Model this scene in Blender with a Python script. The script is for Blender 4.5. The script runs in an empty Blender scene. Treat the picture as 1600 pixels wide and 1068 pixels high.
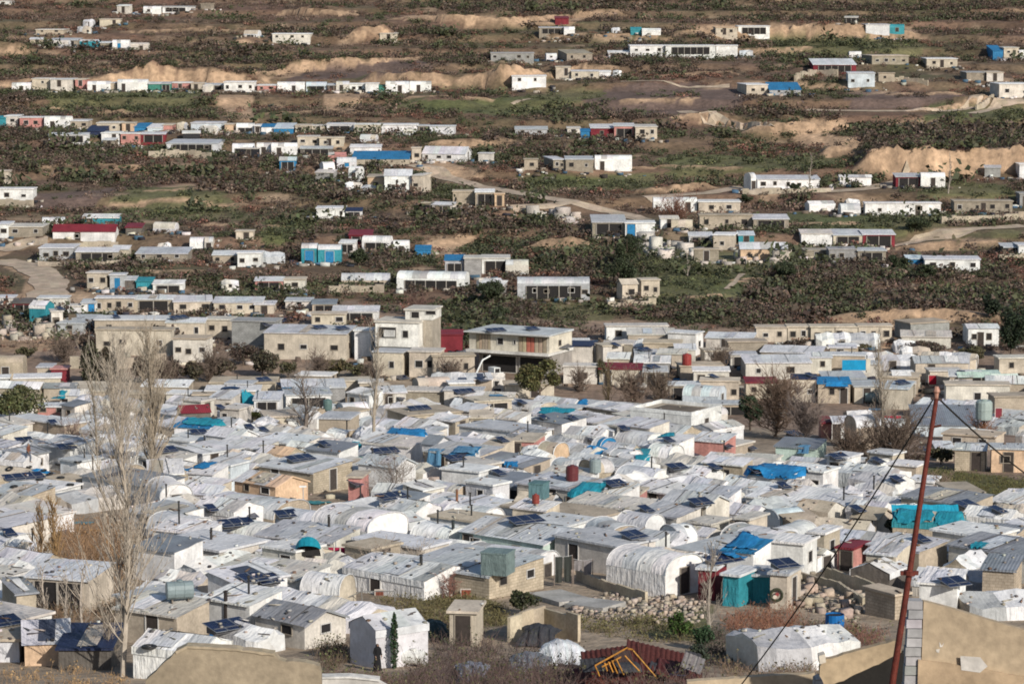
import bpy, math, random
import numpy as np
from mathutils import Vector, Matrix
from mathutils.bvhtree import BVHTree
random.seed(7)
RNG = np.random.default_rng(11)
S = bpy.context.scene
COL = S.collection
R = math.radians
HAZE = 0
# ---------------------------------------------------------------- camera
CAMZ = 60.0
F = 4444.0                       # focal length in photo pixels (photo is 1600 wide)
PITCH = R(7.233)
CP, SP = math.cos(PITCH), math.sin(PITCH)
cam = bpy.data.cameras.new('camera')
cam.lens = 100; cam.sensor_width = 36; cam.clip_start = 0.5; cam.clip_end = 4000
cam_o = bpy.data.objects.new('camera', cam); COL.objects.link(cam_o)
cam_o.location = (0, 0, CAMZ); cam_o.rotation_euler = (R(90) - PITCH, 0, 0)
S.camera = cam_o
# ---------------------------------------------------------------- sky and sun
SUN_EL, SUN_AZ = R(27), R(145)   # azimuth clockwise from +Y
w = bpy.data.worlds.new('World'); S.world = w; w.use_nodes = True
nt = w.node_tree; nt.nodes.clear()
sky = nt.nodes.new('ShaderNodeTexSky'); sky.sky_type = 'NISHITA'; sky.sun_disc = False
sky.sun_elevation = SUN_EL; sky.sun_rotation = SUN_AZ
bg = nt.nodes.new('ShaderNodeBackground'); bg.inputs['Strength'].default_value = 0.103
out = nt.nodes.new('ShaderNodeOutputWorld')
nt.links.new(sky.outputs[0], bg.inputs[0]); nt.links.new(bg.outputs[0], out.inputs[0])
sd = Vector((math.sin(SUN_AZ) * math.cos(SUN_EL), math.cos(SUN_AZ) * math.cos(SUN_EL), math.sin(SUN_EL)))
sl = bpy.data.lights.new('sun', 'SUN'); sl.energy = 4.6; sl.angle = R(0.5); sl.color = (1.0, 0.94, 0.85)
so = bpy.data.objects.new('sun', sl); COL.objects.link(so); so.rotation_euler = sd.to_track_quat('Z', 'Y').to_euler()
so.location = (60, -60, 200)
S.view_settings.view_transform = 'Standard'; S.view_settings.look = 'None'; S.view_settings.gamma = 1
S.view_settings.exposure = 0.0
S.cycles.filter_width = 1.85
S.cycles.max_bounces = 4; S.cycles.diffuse_bounces = 2; S.cycles.glossy_bounces = 2
# ---------------------------------------------------------------- noise and terrain height
_L = np.random.default_rng(3).random((256, 256))
def noise(x, y, f=1.0, seed=0):
    x = np.asarray(x, float) * f + seed * 17.3; y = np.asarray(y, float) * f + seed * 41.7
    xi = np.floor(x).astype(int); yi = np.floor(y).astype(int)
    fx = x - xi; fy = y - yi; fx = fx * fx * (3 - 2 * fx); fy = fy * fy * (3 - 2 * fy)
    a = _L[xi & 255, yi & 255]; b = _L[(xi + 1) & 255, yi & 255]; c = _L[xi & 255, (yi + 1) & 255]; d = _L[(xi + 1) & 255, (yi + 1) & 255]
    return (a * (1 - fx) + b * fx) * (1 - fy) + (c * (1 - fx) + d * fx) * fy
def fbm(x, y, f, seed=0, n=3):
    t = 0; a = 0.5
    for i in range(n):
        t = t + a * (noise(x, y, f * 2 ** i, seed + i) - .5); a *= .5
    return t
PROF = [(-60, -2), (0, 3), (20, 7), (60, 16.6), (100, 27), (140, 36.5), (165, 40.6), (190, 42.5), (230, 45), (280, 48.5), (340, 53.6), (365, 54.6),
        (400, 53), (440, 51), (490, 48.5), (545, 45), (610, 40), (675, 34), (740, 26.6), (840, 15), (925, 6), (1010, -4), (1200, -32), (1500, -80)]
_ty = np.arange(-60, 1500, 1.0)
_tz = np.interp(_ty, [p[0] for p in PROF], [p[1] for p in PROF])
_k = np.exp(-0.5 * (np.arange(-24, 25) / 8.0) ** 2); _k /= _k.sum()
_tz = np.convolve(np.pad(_tz, 24, mode='edge'), _k, mode='valid')
def H0(x, y):
    x = np.asarray(x, float); y = np.asarray(y, float)
    z = CAMZ - np.interp(y, _ty, _tz)
    far = np.clip((y - 430) / 80, 0, 1)
    z = z + fbm(x, y, 1 / 60., 1, 3) * (0.5 + 3.8 * far) + fbm(x, y, 1 / 14., 5, 3) * (0.18 + 1.0 * far)
    # rough farmed terraces on the far hillside
    fr = terrace(x, y, z)
    step = np.clip((fr - .80) / .20, 0, 1); step = step * step * (3 - 2 * step)
    return z + far * .55 * (step - fr) * TER
TER = 3.4
def terrace(x, y, z):
    t = (z + 2.2 * fbm(x, y, 1 / 48., 9, 2)) / TER
    return t - np.floor(t)
def riser(x, y):
    z = CAMZ - np.interp(y, _ty, _tz); far = np.clip((y - 430) / 80, 0, 1)
    z = z + fbm(x, y, 1 / 60., 1, 3) * (0.5 + 3.8 * far) + fbm(x, y, 1 / 14., 5, 3) * (0.18 + 1.0 * far)
    return (terrace(x, y, z) > .84) & (y > 450)
BANKS = []
def _bank(x, y, B):
    bx, by, bh = B; h = np.interp(x, bx, bh, 0, 0) * np.clip(.92 + .55 * fbm(x, y * 0, 1 / 5., 17) + .5 * fbm(x, y * 0, 1 / 1.3, 19), .35, 1.2); return h, y - (np.interp(x, bx, by) + 2.4 * fbm(x, y * 0, 1 / 6., 13) + 1.6 * fbm(x, y * 0, 1 / 1.7, 15))
def bank_h(x, y):
    z = np.zeros(np.shape(x)); xr, yr, zr = np.atleast_1d(x).ravel(), np.atleast_1d(y).ravel(), z.reshape(-1)
    for B in BANKS:
        I = np.where((yr > B[1].min() - 4) & (yr < B[1].max() + 62) & (xr > B[0][0]) & (xr < B[0][-1]))[0]
        if not len(I): continue
        h, t = _bank(xr[I], yr[I], B); L = .22 * h + .6; s = np.clip(t / L, 0, 1)
        zr[I] += np.where((h > .05) & (t > 0), h * s * s * (3 - 2 * s) * np.clip(1 - (t - L) / (9 * h + .01), 0, 1), 0)
    return zr.reshape(np.shape(x))
def bank_face(x, y):
    k = np.zeros(np.shape(x), bool)
    for B in BANKS:
        h, t = _bank(x, y, B); k |= (h > .25) & (t > -.3) & (t < .25 * h + 1.5)
    return k
def H(x, y):
    x = np.asarray(x, float); y = np.asarray(y, float)
    return H0(x, y) + bank_h(x, y)
def ray(u, v):
    a = (u - 800) / F; b = (534 - v) / F
    return np.array([a, CP + b * SP, -SP + b * CP])
_ys = np.concatenate([np.arange(20, 200, .5), np.arange(200, 1400, 1.0)])
_yn = _ys[_ys < 470]
def hit(u, v):
    d = ray(u, v); _ys = _yn if v > 545 else globals()['_ys']; t = _ys / d[1]
    g = CAMZ + t * d[2] - (H0 if v > 545 else H)(t * d[0], _ys)
    i = int(np.argmax(g < 0))
    if i == 0: i = 1 if g[0] < 0 else len(g) - 1
    k = g[i - 1] / (g[i - 1] - g[i] + 1e-9)
    y = _ys[i - 1] + k * (_ys[i] - _ys[i - 1]); tt = y / d[1]
    x = tt * d[0]
    return Vector((x, y, float(H(x, y))))
def proj(x, y, z):
    zz = z - CAMZ; dep = y * CP - zz * SP
    return 800 + F * x / dep, 534 - F * (y * SP + zz * CP) / dep, dep
def make_banks(L):
    new = []
    for B in L:
        P = [hit(u, v) for u, v, h in B]; s = [h * (p.y / F) for p, (u, v, h) in zip(P, B)]
        bx = [P[0].x - 4] + [p.x for p in P] + [P[-1].x + 4]; by = [P[0].y] + [p.y for p in P] + [P[-1].y]; new.append((np.array(bx), np.array(by), np.array([0] + s + [0])))
    BANKS.extend(new)
make_banks([[(0,136,4),(60,136,8),(130,136,8),(180,136,14),(220,136,26),(250,136,30),(300,136,24),(400,138,14)],[(398,127,6),(450,112,8),(521,105,10),(577,99,8),(673,91,4)],[(585,131,14),(640,131,16),(673,131,12)],
  [(690,137,10),(740,137,14),(780,136,28),(850,126,14),(900,113,10),(950,111,6)],[(445,25,5),(480,25,11),(552,26,6)],[(620,32,4),(700,37,12),(800,37,8),(900,28,8),(960,20,4)],[(1060,56,8),(1200,57,16),(1280,57,18),(1350,57,18),(1420,60,8)],
  [(1360,278,30),(1400,276,40),(1440,275,38),(1480,272,34),(1520,270,36),(1600,268,40),(1640,268,40)],[(1180,210,12),(1240,209,20),(1283,208,18),(1330,205,10)],[(1068,186,8),(1130,197,10),(1200,208,8)],[(840,392,12),(880,393,24),(920,390,12)],
  [(935,385,8),(960,384,10)],[(1420,391,8),(1500,390,14),(1560,388,10)],[(1320,503,10),(1400,503,20),(1480,503,20),(1560,502,10)],[(-30,90,14),(29,90,14)],[(1000,302,8),(1050,302,12),(1100,296,10)],[(150,181,8),(200,181,10)],[(560,62,14),(600,62,18)],
  [(1300,246,20),(1336,246,20)],[(690,404,8),(740,405,10)],[(1440,175,6),(1500,170,8),(1540,160,8)],[(690,230,6),(780,228,8)],
  [(180,325,3),(300,318,4),(380,322,3)],[(230,300,3),(330,296,4)],[(60,262,4),(140,258,5),(210,264,3)],[(330,352,4),(430,356,5)],[(640,352,4),(740,346,6),(800,350,4)],[(930,265,3),(1040,262,4),(1150,266,3)],[(1230,352,3),(1330,350,4)],[(420,180,4),(520,176,6),(620,182,4)],[(980,160,3),(1080,156,4)],[(1340,200,4),(1420,196,5),(1500,200,3)],
  [(1040,120,4),(1140,116,5)],[(860,62,3),(960,60,5),(1040,64,3)],[(200,52,4),(330,48,6),(420,54,4)],[(300,70,3),(380,68,4)],[(1180,80,3),(1260,78,4)],[(500,290,4),(560,288,5)],[(1160,440,4),(1240,436,5),(1330,442,4)],[(1040,470,3),(1120,466,4)],[(560,410,4),(640,412,5)],[(220,425,4),(330,428,5)],[(1400,150,4),(1490,148,5)],[(1250,140,4),(1330,142,5)],[(640,155,3),(760,158,4)],[(0,175,4),(90,172,5)]])
def dist(p): return p[1] * CP - (p[2] - CAMZ) * SP
# ---------------------------------------------------------------- colours (linear)
C = dict(w=(.76, .75, .73), n=(.55, .48, .385), c=(.43, .365, .285), g=(.36, .355, .345), k=(.025, .025, .03), b=(.025, .185, .38), t=(.035, .25, .30),
         p=(.52, .25, .22), o=(.63, .45, .30), r=(.20, .028, .038), s=(.36, .315, .25), l=(.56, .62, .66), v=(.50, .62, .55), z=(.02, .03, .075), m=(.23, .25, .28), f=(.26, .27, .285),
         d=(.13, .115, .10), q=(.61, .57, .505), y=(.70, .62, .26), e=(.05, .21, .16), a=(.48, .49, .50), h=(.63, .63, .64), i=(.50, .42, .32))
def jit(c, a=.08):
    k = 1 + random.uniform(-a, a)
    return tuple(max(0.002, min(.9, x * k * (1 + random.uniform(-a, a) * .25))) for x in c)
# ---------------------------------------------------------------- materials: every one reads the mesh colour 'Col'
def N(nt, t, **kw):
    n = nt.nodes.new(t)
    for k, v in kw.items(): setattr(n, k, v)
    return n
def mat(name, rough=.85, n1=(1.5, .25), n2=(9, .15), bump=(6, .1, .02), streak=0, kind=None, spec=.3, metal=0):
    m = bpy.data.materials.new(name); m.use_nodes = True; t = m.node_tree; t.nodes.clear(); L = t.links.new
    o = N(t, 'ShaderNodeOutputMaterial'); b = N(t, 'ShaderNodeBsdfPrincipled'); L(b.outputs[0], o.inputs[0])
    b.inputs['Roughness'].default_value = rough; b.inputs['Specular IOR Level'].default_value = spec; b.inputs['Metallic'].default_value = metal
    at = N(t, 'ShaderNodeAttribute'); at.attribute_name = 'Col'
    tc = N(t, 'ShaderNodeTexCoord'); oi = N(t, 'ShaderNodeObjectInfo')
    ad = N(t, 'ShaderNodeVectorMath', operation='ADD'); L(tc.outputs['Object'], ad.inputs[0])
    sc = N(t, 'ShaderNodeVectorMath', operation='SCALE'); sc.inputs['Scale'].default_value = 60
    cb = N(t, 'ShaderNodeCombineXYZ'); L(oi.outputs['Random'], cb.inputs[0]); L(oi.outputs['Random'], cb.inputs[1]); L(cb.outputs[0], sc.inputs[0]); L(sc.outputs[0], ad.inputs[1])
    vec = ad.outputs[0]
    def nz(scale, det=3, v=vec):
        n = N(t, 'ShaderNodeTexNoise'); n.inputs['Scale'].default_value = scale; n.inputs['Detail'].default_value = det; L(v, n.inputs['Vector']); return n.outputs['Fac']
    def rng(f, amt):
        r = N(t, 'ShaderNodeMapRange'); r.inputs['From Min'].default_value = .3; r.inputs['From Max'].default_value = .7
        r.inputs['To Min'].default_value = 1 - amt; r.inputs['To Max'].default_value = 1 + amt * .45; L(f, r.inputs['Value']); return r.outputs[0]
    col = at.outputs['Color']
    def mul(c, f):
        x = N(t, 'ShaderNodeVectorMath', operation='SCALE'); L(c, x.inputs[0]); L(f, x.inputs['Scale']); return x.outputs[0]
    if kind == 'block':
        mp = N(t, 'ShaderNodeMapping'); L(tc.outputs['Object'], mp.inputs[0])
        br = N(t, 'ShaderNodeTexBrick'); br.inputs['Scale'].default_value = 1; br.inputs['Brick Width'].default_value = .42; br.inputs['Row Height'].default_value = .21
        br.inputs['Mortar Size'].default_value = .018; br.inputs['Color1'].default_value = (1, 1, 1, 1); br.inputs['Color2'].default_value = (.80, .80, .80, 1); br.inputs['Mortar'].default_value = (.62, .6, .57, 1)
        sp = N(t, 'ShaderNodeSeparateXYZ'); L(tc.outputs['Object'], sp.inputs[0])
        a2 = N(t, 'ShaderNodeMath', operation='ADD'); L(sp.outputs[0], a2.inputs[0]); L(sp.outputs[1], a2.inputs[1])
        c2 = N(t, 'ShaderNodeCombineXYZ'); L(a2.outputs[0], c2.inputs[0]); L(sp.outputs[2], c2.inputs[1]); L(c2.outputs[0], br.inputs['Vector'])
        x = N(t, 'ShaderNodeVectorMath', operation='MULTIPLY'); L(col, x.inputs[0]); L(br.outputs['Color'], x.inputs[1]); col = x.outputs[0]
    if n1: col = mul(col, rng(nz(n1[0]), n1[1]))
    if n2: col = mul(col, rng(nz(n2[0], 4), n2[1]))
    if streak:
        mp = N(t, 'ShaderNodeMapping'); mp.inputs['Scale'].default_value = (1, 1, .12); L(vec, mp.inputs[0]); col = mul(col, rng(nz(5, 3, mp.outputs[0]), streak))
    hgt = None
    if bump: hgt = nz(bump[0], 4)
    if kind == 'corr':
        wv = N(t, 'ShaderNodeTexWave'); wv.bands_direction = 'X'; wv.inputs['Scale'].default_value = 1.3; wv.inputs['Distortion'].default_value = .3; L(tc.outputs['Object'], wv.inputs['Vector'])
        hgt = wv.outputs['Fac']; col = mul(col, rng(wv.outputs['Fac'], .16))
    if kind == 'tarp':
        mp = N(t, 'ShaderNodeMapping'); mp.inputs['Scale'].default_value = (3.2, .45, .6); mp.inputs['Rotation'].default_value = (0, 0, .5); L(vec, mp.inputs[0]); f2 = nz(1.6, 3, mp.outputs[0]); a3 = N(t, 'ShaderNodeMath', operation='ADD'); L(hgt, a3.inputs[0]); L(f2, a3.inputs[1]); hgt = a3.outputs[0]; col = mul(col, rng(f2, .06))
    if kind == 'leaf':
        hgt = None
        b.inputs['Roughness'].default_value = .7
    if hgt is not None:
        bp = N(t, 'ShaderNodeBump'); bp.inputs['Strength'].default_value = bump[1]; bp.inputs['Distance'].default_value = bump[2]; L(hgt, bp.inputs['Height']); L(bp.outputs[0], b.inputs['Normal'])
    L(col, b.inputs['Base Color'])
    return m
M = dict(
    plaster=mat('plaster', .9, (.7, .30), (5, .18), (9, .4, .03), streak=.13),
    block=mat('concrete_block', .95, (1.1, .25), (8, .15), (12, .4, .02), streak=.08, kind='block'),
    tarp=mat('tarpaulin', .6, (.45, .20), (2.6, .14), (2.0, 1.0, .10), spec=.3, kind='tarp'),
    concrete=mat('concrete', .95, (.5, .30), (5, .22), (8, .4, .03)),
    metal=mat('metal_sheet', .6, (.7, .2), (5, .15), (4, .5, .03), kind='corr', spec=.25),
    dark=mat('opening', .9, None, (4, .3), None),
    leaf=mat('leaf', .7, None, None, None, kind='leaf'),
    bark=mat('bark', .9, (3, .2), None, (9, .5, .02)),
    rust=mat('rusty_paint', .6, (6, .35), (22, .3), (14, .4, .01)),
    cell=mat('solar_cell', .18, None, (3, .25), None, spec=.55),
    plastic=mat('plastic', .45, (1.5, .15), (6, .12), (4, .3, .02)),
    rock=mat('rock', .95, (.8, .25), (5, .25), (6, .6, .06)),
    cloth=mat('cloth', .9, (2, .2), (12, .15), (5, .5, .03)),
    skin=mat('skin', .6, None, (20, .1), None),
)
# ---------------------------------------------------------------- mesh builder
class MB:
    def __init__(s): s.v = []; s.f = []; s.c = []
    def pts(s, ps): b = len(s.v); s.v.extend([tuple(p) for p in ps]); return b
    def face(s, ps, c):
        b = s.pts(ps); s.f.append(tuple(range(b, b + len(ps)))); s.c.append(c)
    def box(s, x0, x1, y0, y1, z0, z1, c, skip='', M4=None):
        P = [(x0, y0, z0), (x1, y0, z0), (x1, y1, z0), (x0, y1, z0), (x0, y0, z1), (x1, y0, z1), (x1, y1, z1), (x0, y1, z1)]
        if M4 is not None: P = [M4 @ Vector(p) for p in P]
        b = s.pts(P)
        for k, q in dict(f=(0, 1, 5, 4), r=(1, 2, 6, 5), k=(2, 3, 7, 6), l=(3, 0, 4, 7), t=(4, 5, 6, 7), b=(0, 3, 2, 1)).items():
            if k not in skip: s.f.append(tuple(b + i for i in q)); s.c.append(c)
    def grid(s, fn, nu, nv, c, jc=.06, strip='u'):
        b = len(s.v)
        for j in range(nv + 1):
            for i in range(nu + 1): s.v.append(tuple(fn(i / nu, j / nv)))
        cs = [jit(c, jc) for _ in range(max(nu, nv))]
        for j in range(nv):
            for i in range(nu):
                a = b + j * (nu + 1) + i; s.f.append((a, a + 1, a + nu + 2, a + nu + 1)); s.c.append(cs[i if strip == 'u' else j])
    def tube(s, ps, rs, n, c, cap=True):
        ps = [Vector(p) for p in ps]; rings = []
        for i, p in enumerate(ps):
            d = (ps[min(i + 1, len(ps) - 1)] - ps[max(i - 1, 0)])
            if d.length < 1e-6: d = Vector((0, 0, 1))
            d.normalize(); a = Vector((1, 0, 0)) if abs(d.x) < .8 else Vector((0, 1, 0))
            e = d.cross(a).normalized(); g = d.cross(e)
            r = rs[i] if isinstance(rs, (list, tuple)) else rs
            rings.append(s.pts([p + e * (r * math.cos(2 * math.pi * k / n)) + g * (r * math.sin(2 * math.pi * k / n)) for k in range(n)]))
        for A, B in zip(rings, rings[1:]):
            for k in range(n): s.f.append((A + k, A + (k + 1) % n, B + (k + 1) % n, B + k)); s.c.append(c)
        if cap:
            s.f.append(tuple(rings[-1] + k for k in range(n))); s.c.append(c); s.f.append(tuple(rings[0] + k for k in reversed(range(n)))); s.c.append(c)
    def mesh(s, name):
        me = bpy.data.meshes.new(name); me.from_pydata(s.v, [], s.f)
        at = me.color_attributes.new('Col', 'FLOAT_COLOR', 'CORNER')
        ln = np.array([len(f) for f in s.f]); cc = np.ones((len(s.f), 4), np.float32); cc[:, :3] = np.array(s.c, np.float32).reshape(-1, 3)
        at.data.foreach_set('color', np.repeat(cc, ln, axis=0).ravel()); return me
    def build(s, name, m, parent=None, smooth=False, loc=None, rz=0):
        me = s.mesh(name); me.materials.append(M[m] if isinstance(m, str) else m)
        if smooth: me.polygons.foreach_set('use_smooth', [True] * len(me.polygons))
        o = bpy.data.objects.new(name, me); COL.objects.link(o)
        if parent: o.parent = parent
        if loc is not None: o.location = loc
        if rz: o.rotation_euler = (0, 0, rz)
        return o
def np_mesh(name, V, Fc, Cl, m, nv=4):
    """quads (n,4) or tris with per-face colours, from numpy arrays"""
    me = bpy.data.meshes.new(name); n = len(Fc)
    me.vertices.add(len(V)); me.vertices.foreach_set('co', np.ascontiguousarray(V, np.float32).ravel())
    me.loops.add(n * nv); me.loops.foreach_set('vertex_index', np.ascontiguousarray(Fc, np.int32).ravel())
    me.polygons.add(n); me.polygons.foreach_set('loop_start', np.arange(0, n * nv, nv, dtype=np.int32))
    me.update(calc_edges=True); me.validate()
    at = me.color_attributes.new('Col', 'FLOAT_COLOR', 'CORNER')
    cc = np.ones((n, 4), np.float32); cc[:, :3] = Cl; at.data.foreach_set('color', np.repeat(cc, nv, axis=0).ravel())
    me.materials.append(M[m] if isinstance(m, str) else m); return me
def tag(o, label=None, cat=None, group=None, kind=None):
    if label: o['label'] = label
    if cat: o['category'] = cat
    if group: o['group'] = group
    if kind: o['kind'] = kind
    return o
def empty(name, loc, rz=0):
    o = bpy.data.objects.new(name, None); COL.objects.link(o); o.location = loc; o.rotation_euler = (0, 0, rz); o.empty_display_size = .3; return o
# ---------------------------------------------------------------- labels: landmarks and relations
MARKS = []          # (phrase, u, v, owner)
TODO = []           # (object, description, u, v)
def mark(phrase, u, v, owner=None): MARKS.append((phrase, u, v, owner))
def later(o, desc, u, v): TODO.append((o, desc, u, v))
def relation(o, u, v):
    best = sorted(((abs(mu - u) + 1.8 * abs(mv - v), ph, mu, mv) for ph, mu, mv, ow in MARKS if ow is not o))[:3]
    _, ph, mu, mv = best[0]
    dx, dy = u - mu, (v - mv) * 2.2
    side = 'right of' if dx > 0 else 'left of'; dep = 'below' if dy > 0 else 'above'
    far = 'far ' if abs(dx) + abs(dy) > 120 else ''
    if abs(dx) > 2.2 * abs(dy): r = far + side
    elif abs(dy) > 2.2 * abs(dx): r = far + dep
    else: r = far + dep + ' ' + side
    return f'{r} the {ph}'
ORD = ['leftmost', 'second from left', 'third from left', 'fourth from left', 'fifth from left', 'sixth from left', 'seventh from left', 'eighth from left', 'ninth from left', 'tenth from left']
def finish_labels():
    groups = {}
    for o, d, u, v in TODO:
        groups.setdefault(f'{d} {relation(o, u, v)}', []).append((u, o))
    for lab, its in groups.items():
        if len(its) == 1: its[0][1]['label'] = lab; continue
        its.sort(key=lambda t: t[0]); n = len(its)
        for k, (u, o) in enumerate(its):
            if n == 2: q = ('left one', 'right one')[k]
            elif k == n - 1: q = 'rightmost'
            elif n == 3 and k == 1: q = 'middle'
            else: q = ORD[min(k, 9)]
            o['label'] = f'{lab}, {q}' if len(lab.split()) + len(q.split()) <= 16 else f'{lab}, {q.split()[0]}'
# ---------------------------------------------------------------- ground cover (photo outlines dropped on the terrain)
TAN = [[(185,128),(200,112),(250,103),(300,118),(330,118),(400,128),(400,140),(140,138)],[(398,124),(521,99),(577,94),(673,87),(673,91),(577,100),(530,105),(440,122)],
 [(445,14),(552,18),(552,25),(445,22)],[(620,28),(680,22),(800,30),(870,27),(960,14),(960,20),(880,38),(690,34)],[(585,114),(673,116),(690,125),(740,120),(775,107),(800,112),(850,118),(850,128),(690,133),(590,128)],
 [(1080,42),(1200,38),(1350,38),(1350,58),(1200,56),(1080,50)],[(1410,40),(1460,65),(1400,62),(1380,52)],[(0,73),(29,73),(29,88),(0,88)],
 [(1068,174),(1126,187),(1200,198),(1280,187),(1330,192),(1283,210),(1200,206),(1120,193)],[(1303,213),(1336,215),(1336,245),(1310,243)],
 [(1360,275),(1365,240),(1400,235),(1440,240),(1480,240),(1540,232),(1600,228),(1600,268),(1480,275)],[(845,382),(870,367),(880,374),(920,377),(950,374),(950,383),(870,392),(830,392)],
 [(1430,378),(1480,375),(1560,375),(1560,388),(1430,392)],[(1320,490),(1380,480),(1480,480),(1560,490),(1560,500),(1320,504)],[(340,150),(400,150),(400,190),(350,182)],[(500,148),(570,145),(560,180),(510,178)],
 [(0,404),(48,416),(78,440),(83,463),(25,465),(45,440),(0,414)],[(0,520),(110,515),(110,545),(0,550)],[(650,258),(700,250),(760,275),(720,290)],[(1230,195),(1290,190),(1310,230),(1250,235)],
   [(0,395),(70,374),(85,372),(85,378),(60,384),(0,402)],
 [(1380,500),(1400,495),(1400,560),(1380,560)],[(640,390),(720,365),(745,372),(690,400)] ]
GRASS = [[(830,150),(880,140),(940,135),(930,150),(900,165),(850,178),(800,180),(640,175),(640,150)],[(220,290),(330,290),(370,310),(360,345),(250,350),(200,330)],[(400,330),(500,335),(470,370),(400,380)],
 [(1020,245),(1300,245),(1320,262),(1010,280)],[(810,270),(1000,270),(1020,300),(830,300)],[(1000,400),(1200,395),(1230,410),(1160,470),(1040,480),(1000,470)],[(1230,335),(1480,335),(1490,350),(1420,370),(1250,360)],
 [(1420,285),(1600,285),(1600,312),(1430,312)],[(1480,370),(1600,362),(1600,376),(1480,378)],[(620,930),(760,935),(770,975),(680,985)],[(1030,950),(1100,945),(1120,1000),(1020,1000)],
 [(1450,730),(1600,750),(1600,805),(1490,800)],[(1200,55),(1420,60),(1440,90),(1200,90)],[(1430,165),(1600,165),(1600,195),(1440,195)],[(60,140),(330,145),(330,175),(60,175)],[(840,470),(960,470),(960,500),(840,500)]]
FIELD = [[(930,140),(1080,130),(1160,140),(1140,170),(1040,185),(900,180)],[(1310,140),(1500,150),(1480,170),(1330,170)],[(480,100),(680,95),(690,112),(420,128)],[(50,300),(200,290),(150,330),(40,330)]]
CAMP = [[(-300,610),(90,590),(300,600),(560,570),(700,590),(940,640),(1200,670),(1340,690),(1480,760),(1560,800),(1900,800),(1900,1100),(-300,1100)]]
TOWN = [[(-300,470),(350,455),(600,480),(1100,505),(1400,530),(1900,545),(1900,800),(1500,780),(1340,690),(1200,670),(600,600),(-300,620)]]
def inpoly(u, v, P):
    ins = np.zeros(np.shape(u), bool); n = len(P)
    for i in range(n):
        x0, y0 = P[i]; x1, y1 = P[(i + 1) % n]
        if y0 == y1: continue
        c = ((y0 > v) != (y1 > v)) & (u < (x1 - x0) * (v - y0) / (y1 - y0) + x0); ins ^= c
    return ins
def cover(x, y):
    """0 scrub 1 bare earth 2 grass 3 field 4 camp 5 town"""
    z = H(x, y); u, v, d = proj(x, y, z)
    n1, n2, n3, n4 = fbm(x, y, 1 / 7., 21), fbm(x, y, 1 / 5., 22), fbm(x, y, 1 / 26., 23), fbm(x, y, 1 / 18., 24)
    k = np.zeros(np.shape(u), int)
    for c, L, a, b in ((5, TOWN, 60, 20), (4, CAMP, 60, 20), (3, FIELD, 60, 14), (2, GRASS, 90, 16), (1, TAN, 16, 5)):
        uu, vv = u + a * (n1 + n3), v + b * (n2 + n4)
        for P in L: k[inpoly(uu, vv, P)] = c
    k[bank_face(x, y)] = 1
    return k
GC = np.array([(.168, .106, .076), (.49, .335, .215), (.11, .125, .048), (.165, .115, .095), (.38, .30, .22), (.30, .215, .16)])
def terrain():
    rows = [-20.0]
    while rows[-1] < 1300: rows.append(rows[-1] + .6 + max(rows[-1], 0) * .0018)
    rows = np.array(rows); nx = 480; t = np.linspace(-1, 1, nx)
    Y = np.repeat(rows[:, None], nx, 1); X = t[None, :] * (0.235 * np.maximum(rows, 0) + 42)[:, None]
    Z = H(X, Y); k = cover(X.ravel(), Y.ravel()).reshape(X.shape)
    V = np.stack([X, Y, Z], -1).reshape(-1, 3); ny = len(rows)
    a = (np.arange(ny - 1)[:, None] * nx + np.arange(nx - 1)[None, :]).ravel()
    Fc = np.stack([a, a + 1, a + nx + 1, a + nx], 1)
    me = bpy.data.meshes.new('ground'); n = len(Fc)
    me.vertices.add(len(V)); me.vertices.foreach_set('co', V.astype(np.float32).ravel())
    me.loops.add(n * 4); me.loops.foreach_set('vertex_index', Fc.astype(np.int32).ravel())
    me.polygons.add(n); me.polygons.foreach_set('loop_start', np.arange(0, n * 4, 4, dtype=np.int32)); me.update(calc_edges=True)
    me.polygons.foreach_set('use_smooth', [True] * n)
    cc = np.ones((len(V), 4), np.float32); xf, yf = X.ravel(), Y.ravel()
    base = GC[k.ravel()]; g = np.clip(.5 + 2.2 * fbm(xf, yf, 1 / 22., 31), 0, 1)[:, None]; kk = k.ravel()
    alt = np.where((kk == 0)[:, None], np.array((.092, .10, .042)), base * .8); alt = np.where((kk == 1)[:, None], np.array((.36, .245, .16)), alt)
    alt = np.where((kk == 2)[:, None], np.array((.19, .155, .085)), alt)
    red = np.clip(.4 + 2.5 * fbm(xf, yf, 1 / 33., 41), 0, 1)[:, None] * (kk == 0)[:, None]
    col = base * (1 - g * .8) + alt * g * .8; col = col * (1 - .5 * red) + np.array((.19, .10, .07)) * .5 * red
    rs = (riser(xf, yf) & (kk == 0) & (noise(xf, yf, 1 / 19., 77) > .38))[:, None] * np.clip(.6 + 1.2 * fbm(xf, yf, 1 / 4., 78), 0, 1)[:, None]
    col = col * (1 - .42 * rs) + np.array((.34, .225, .145)) * .42 * rs
    tanz = np.clip((fbm(xf, yf, 1 / 11., 51) - .17) * 9, 0, 1)[:, None] * np.isin(kk, (0, 3, 5))[:, None]
    col = col * (1 - tanz * .7) + np.array((.44, .315, .21)) * tanz * .7
    cc[:, :3] = col * (1 + .35 * fbm(xf, yf, 1 / 2.5, 61) + np.where(kk == 1, .8, .1) * fbm(xf, yf * .3, 1 / 2.2, 63))[:, None]
    at = me.color_attributes.new('Col', 'FLOAT_COLOR', 'POINT'); at.data.foreach_set('color', cc.ravel())
    m = mat('earth', .95, (.12, .28), (.9, .35), (1.4, .9, .25)); me.materials.append(m)
    o = bpy.data.objects.new('ground', me); COL.objects.link(o); tag(o, kind='structure'); return o
terrain()
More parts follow.
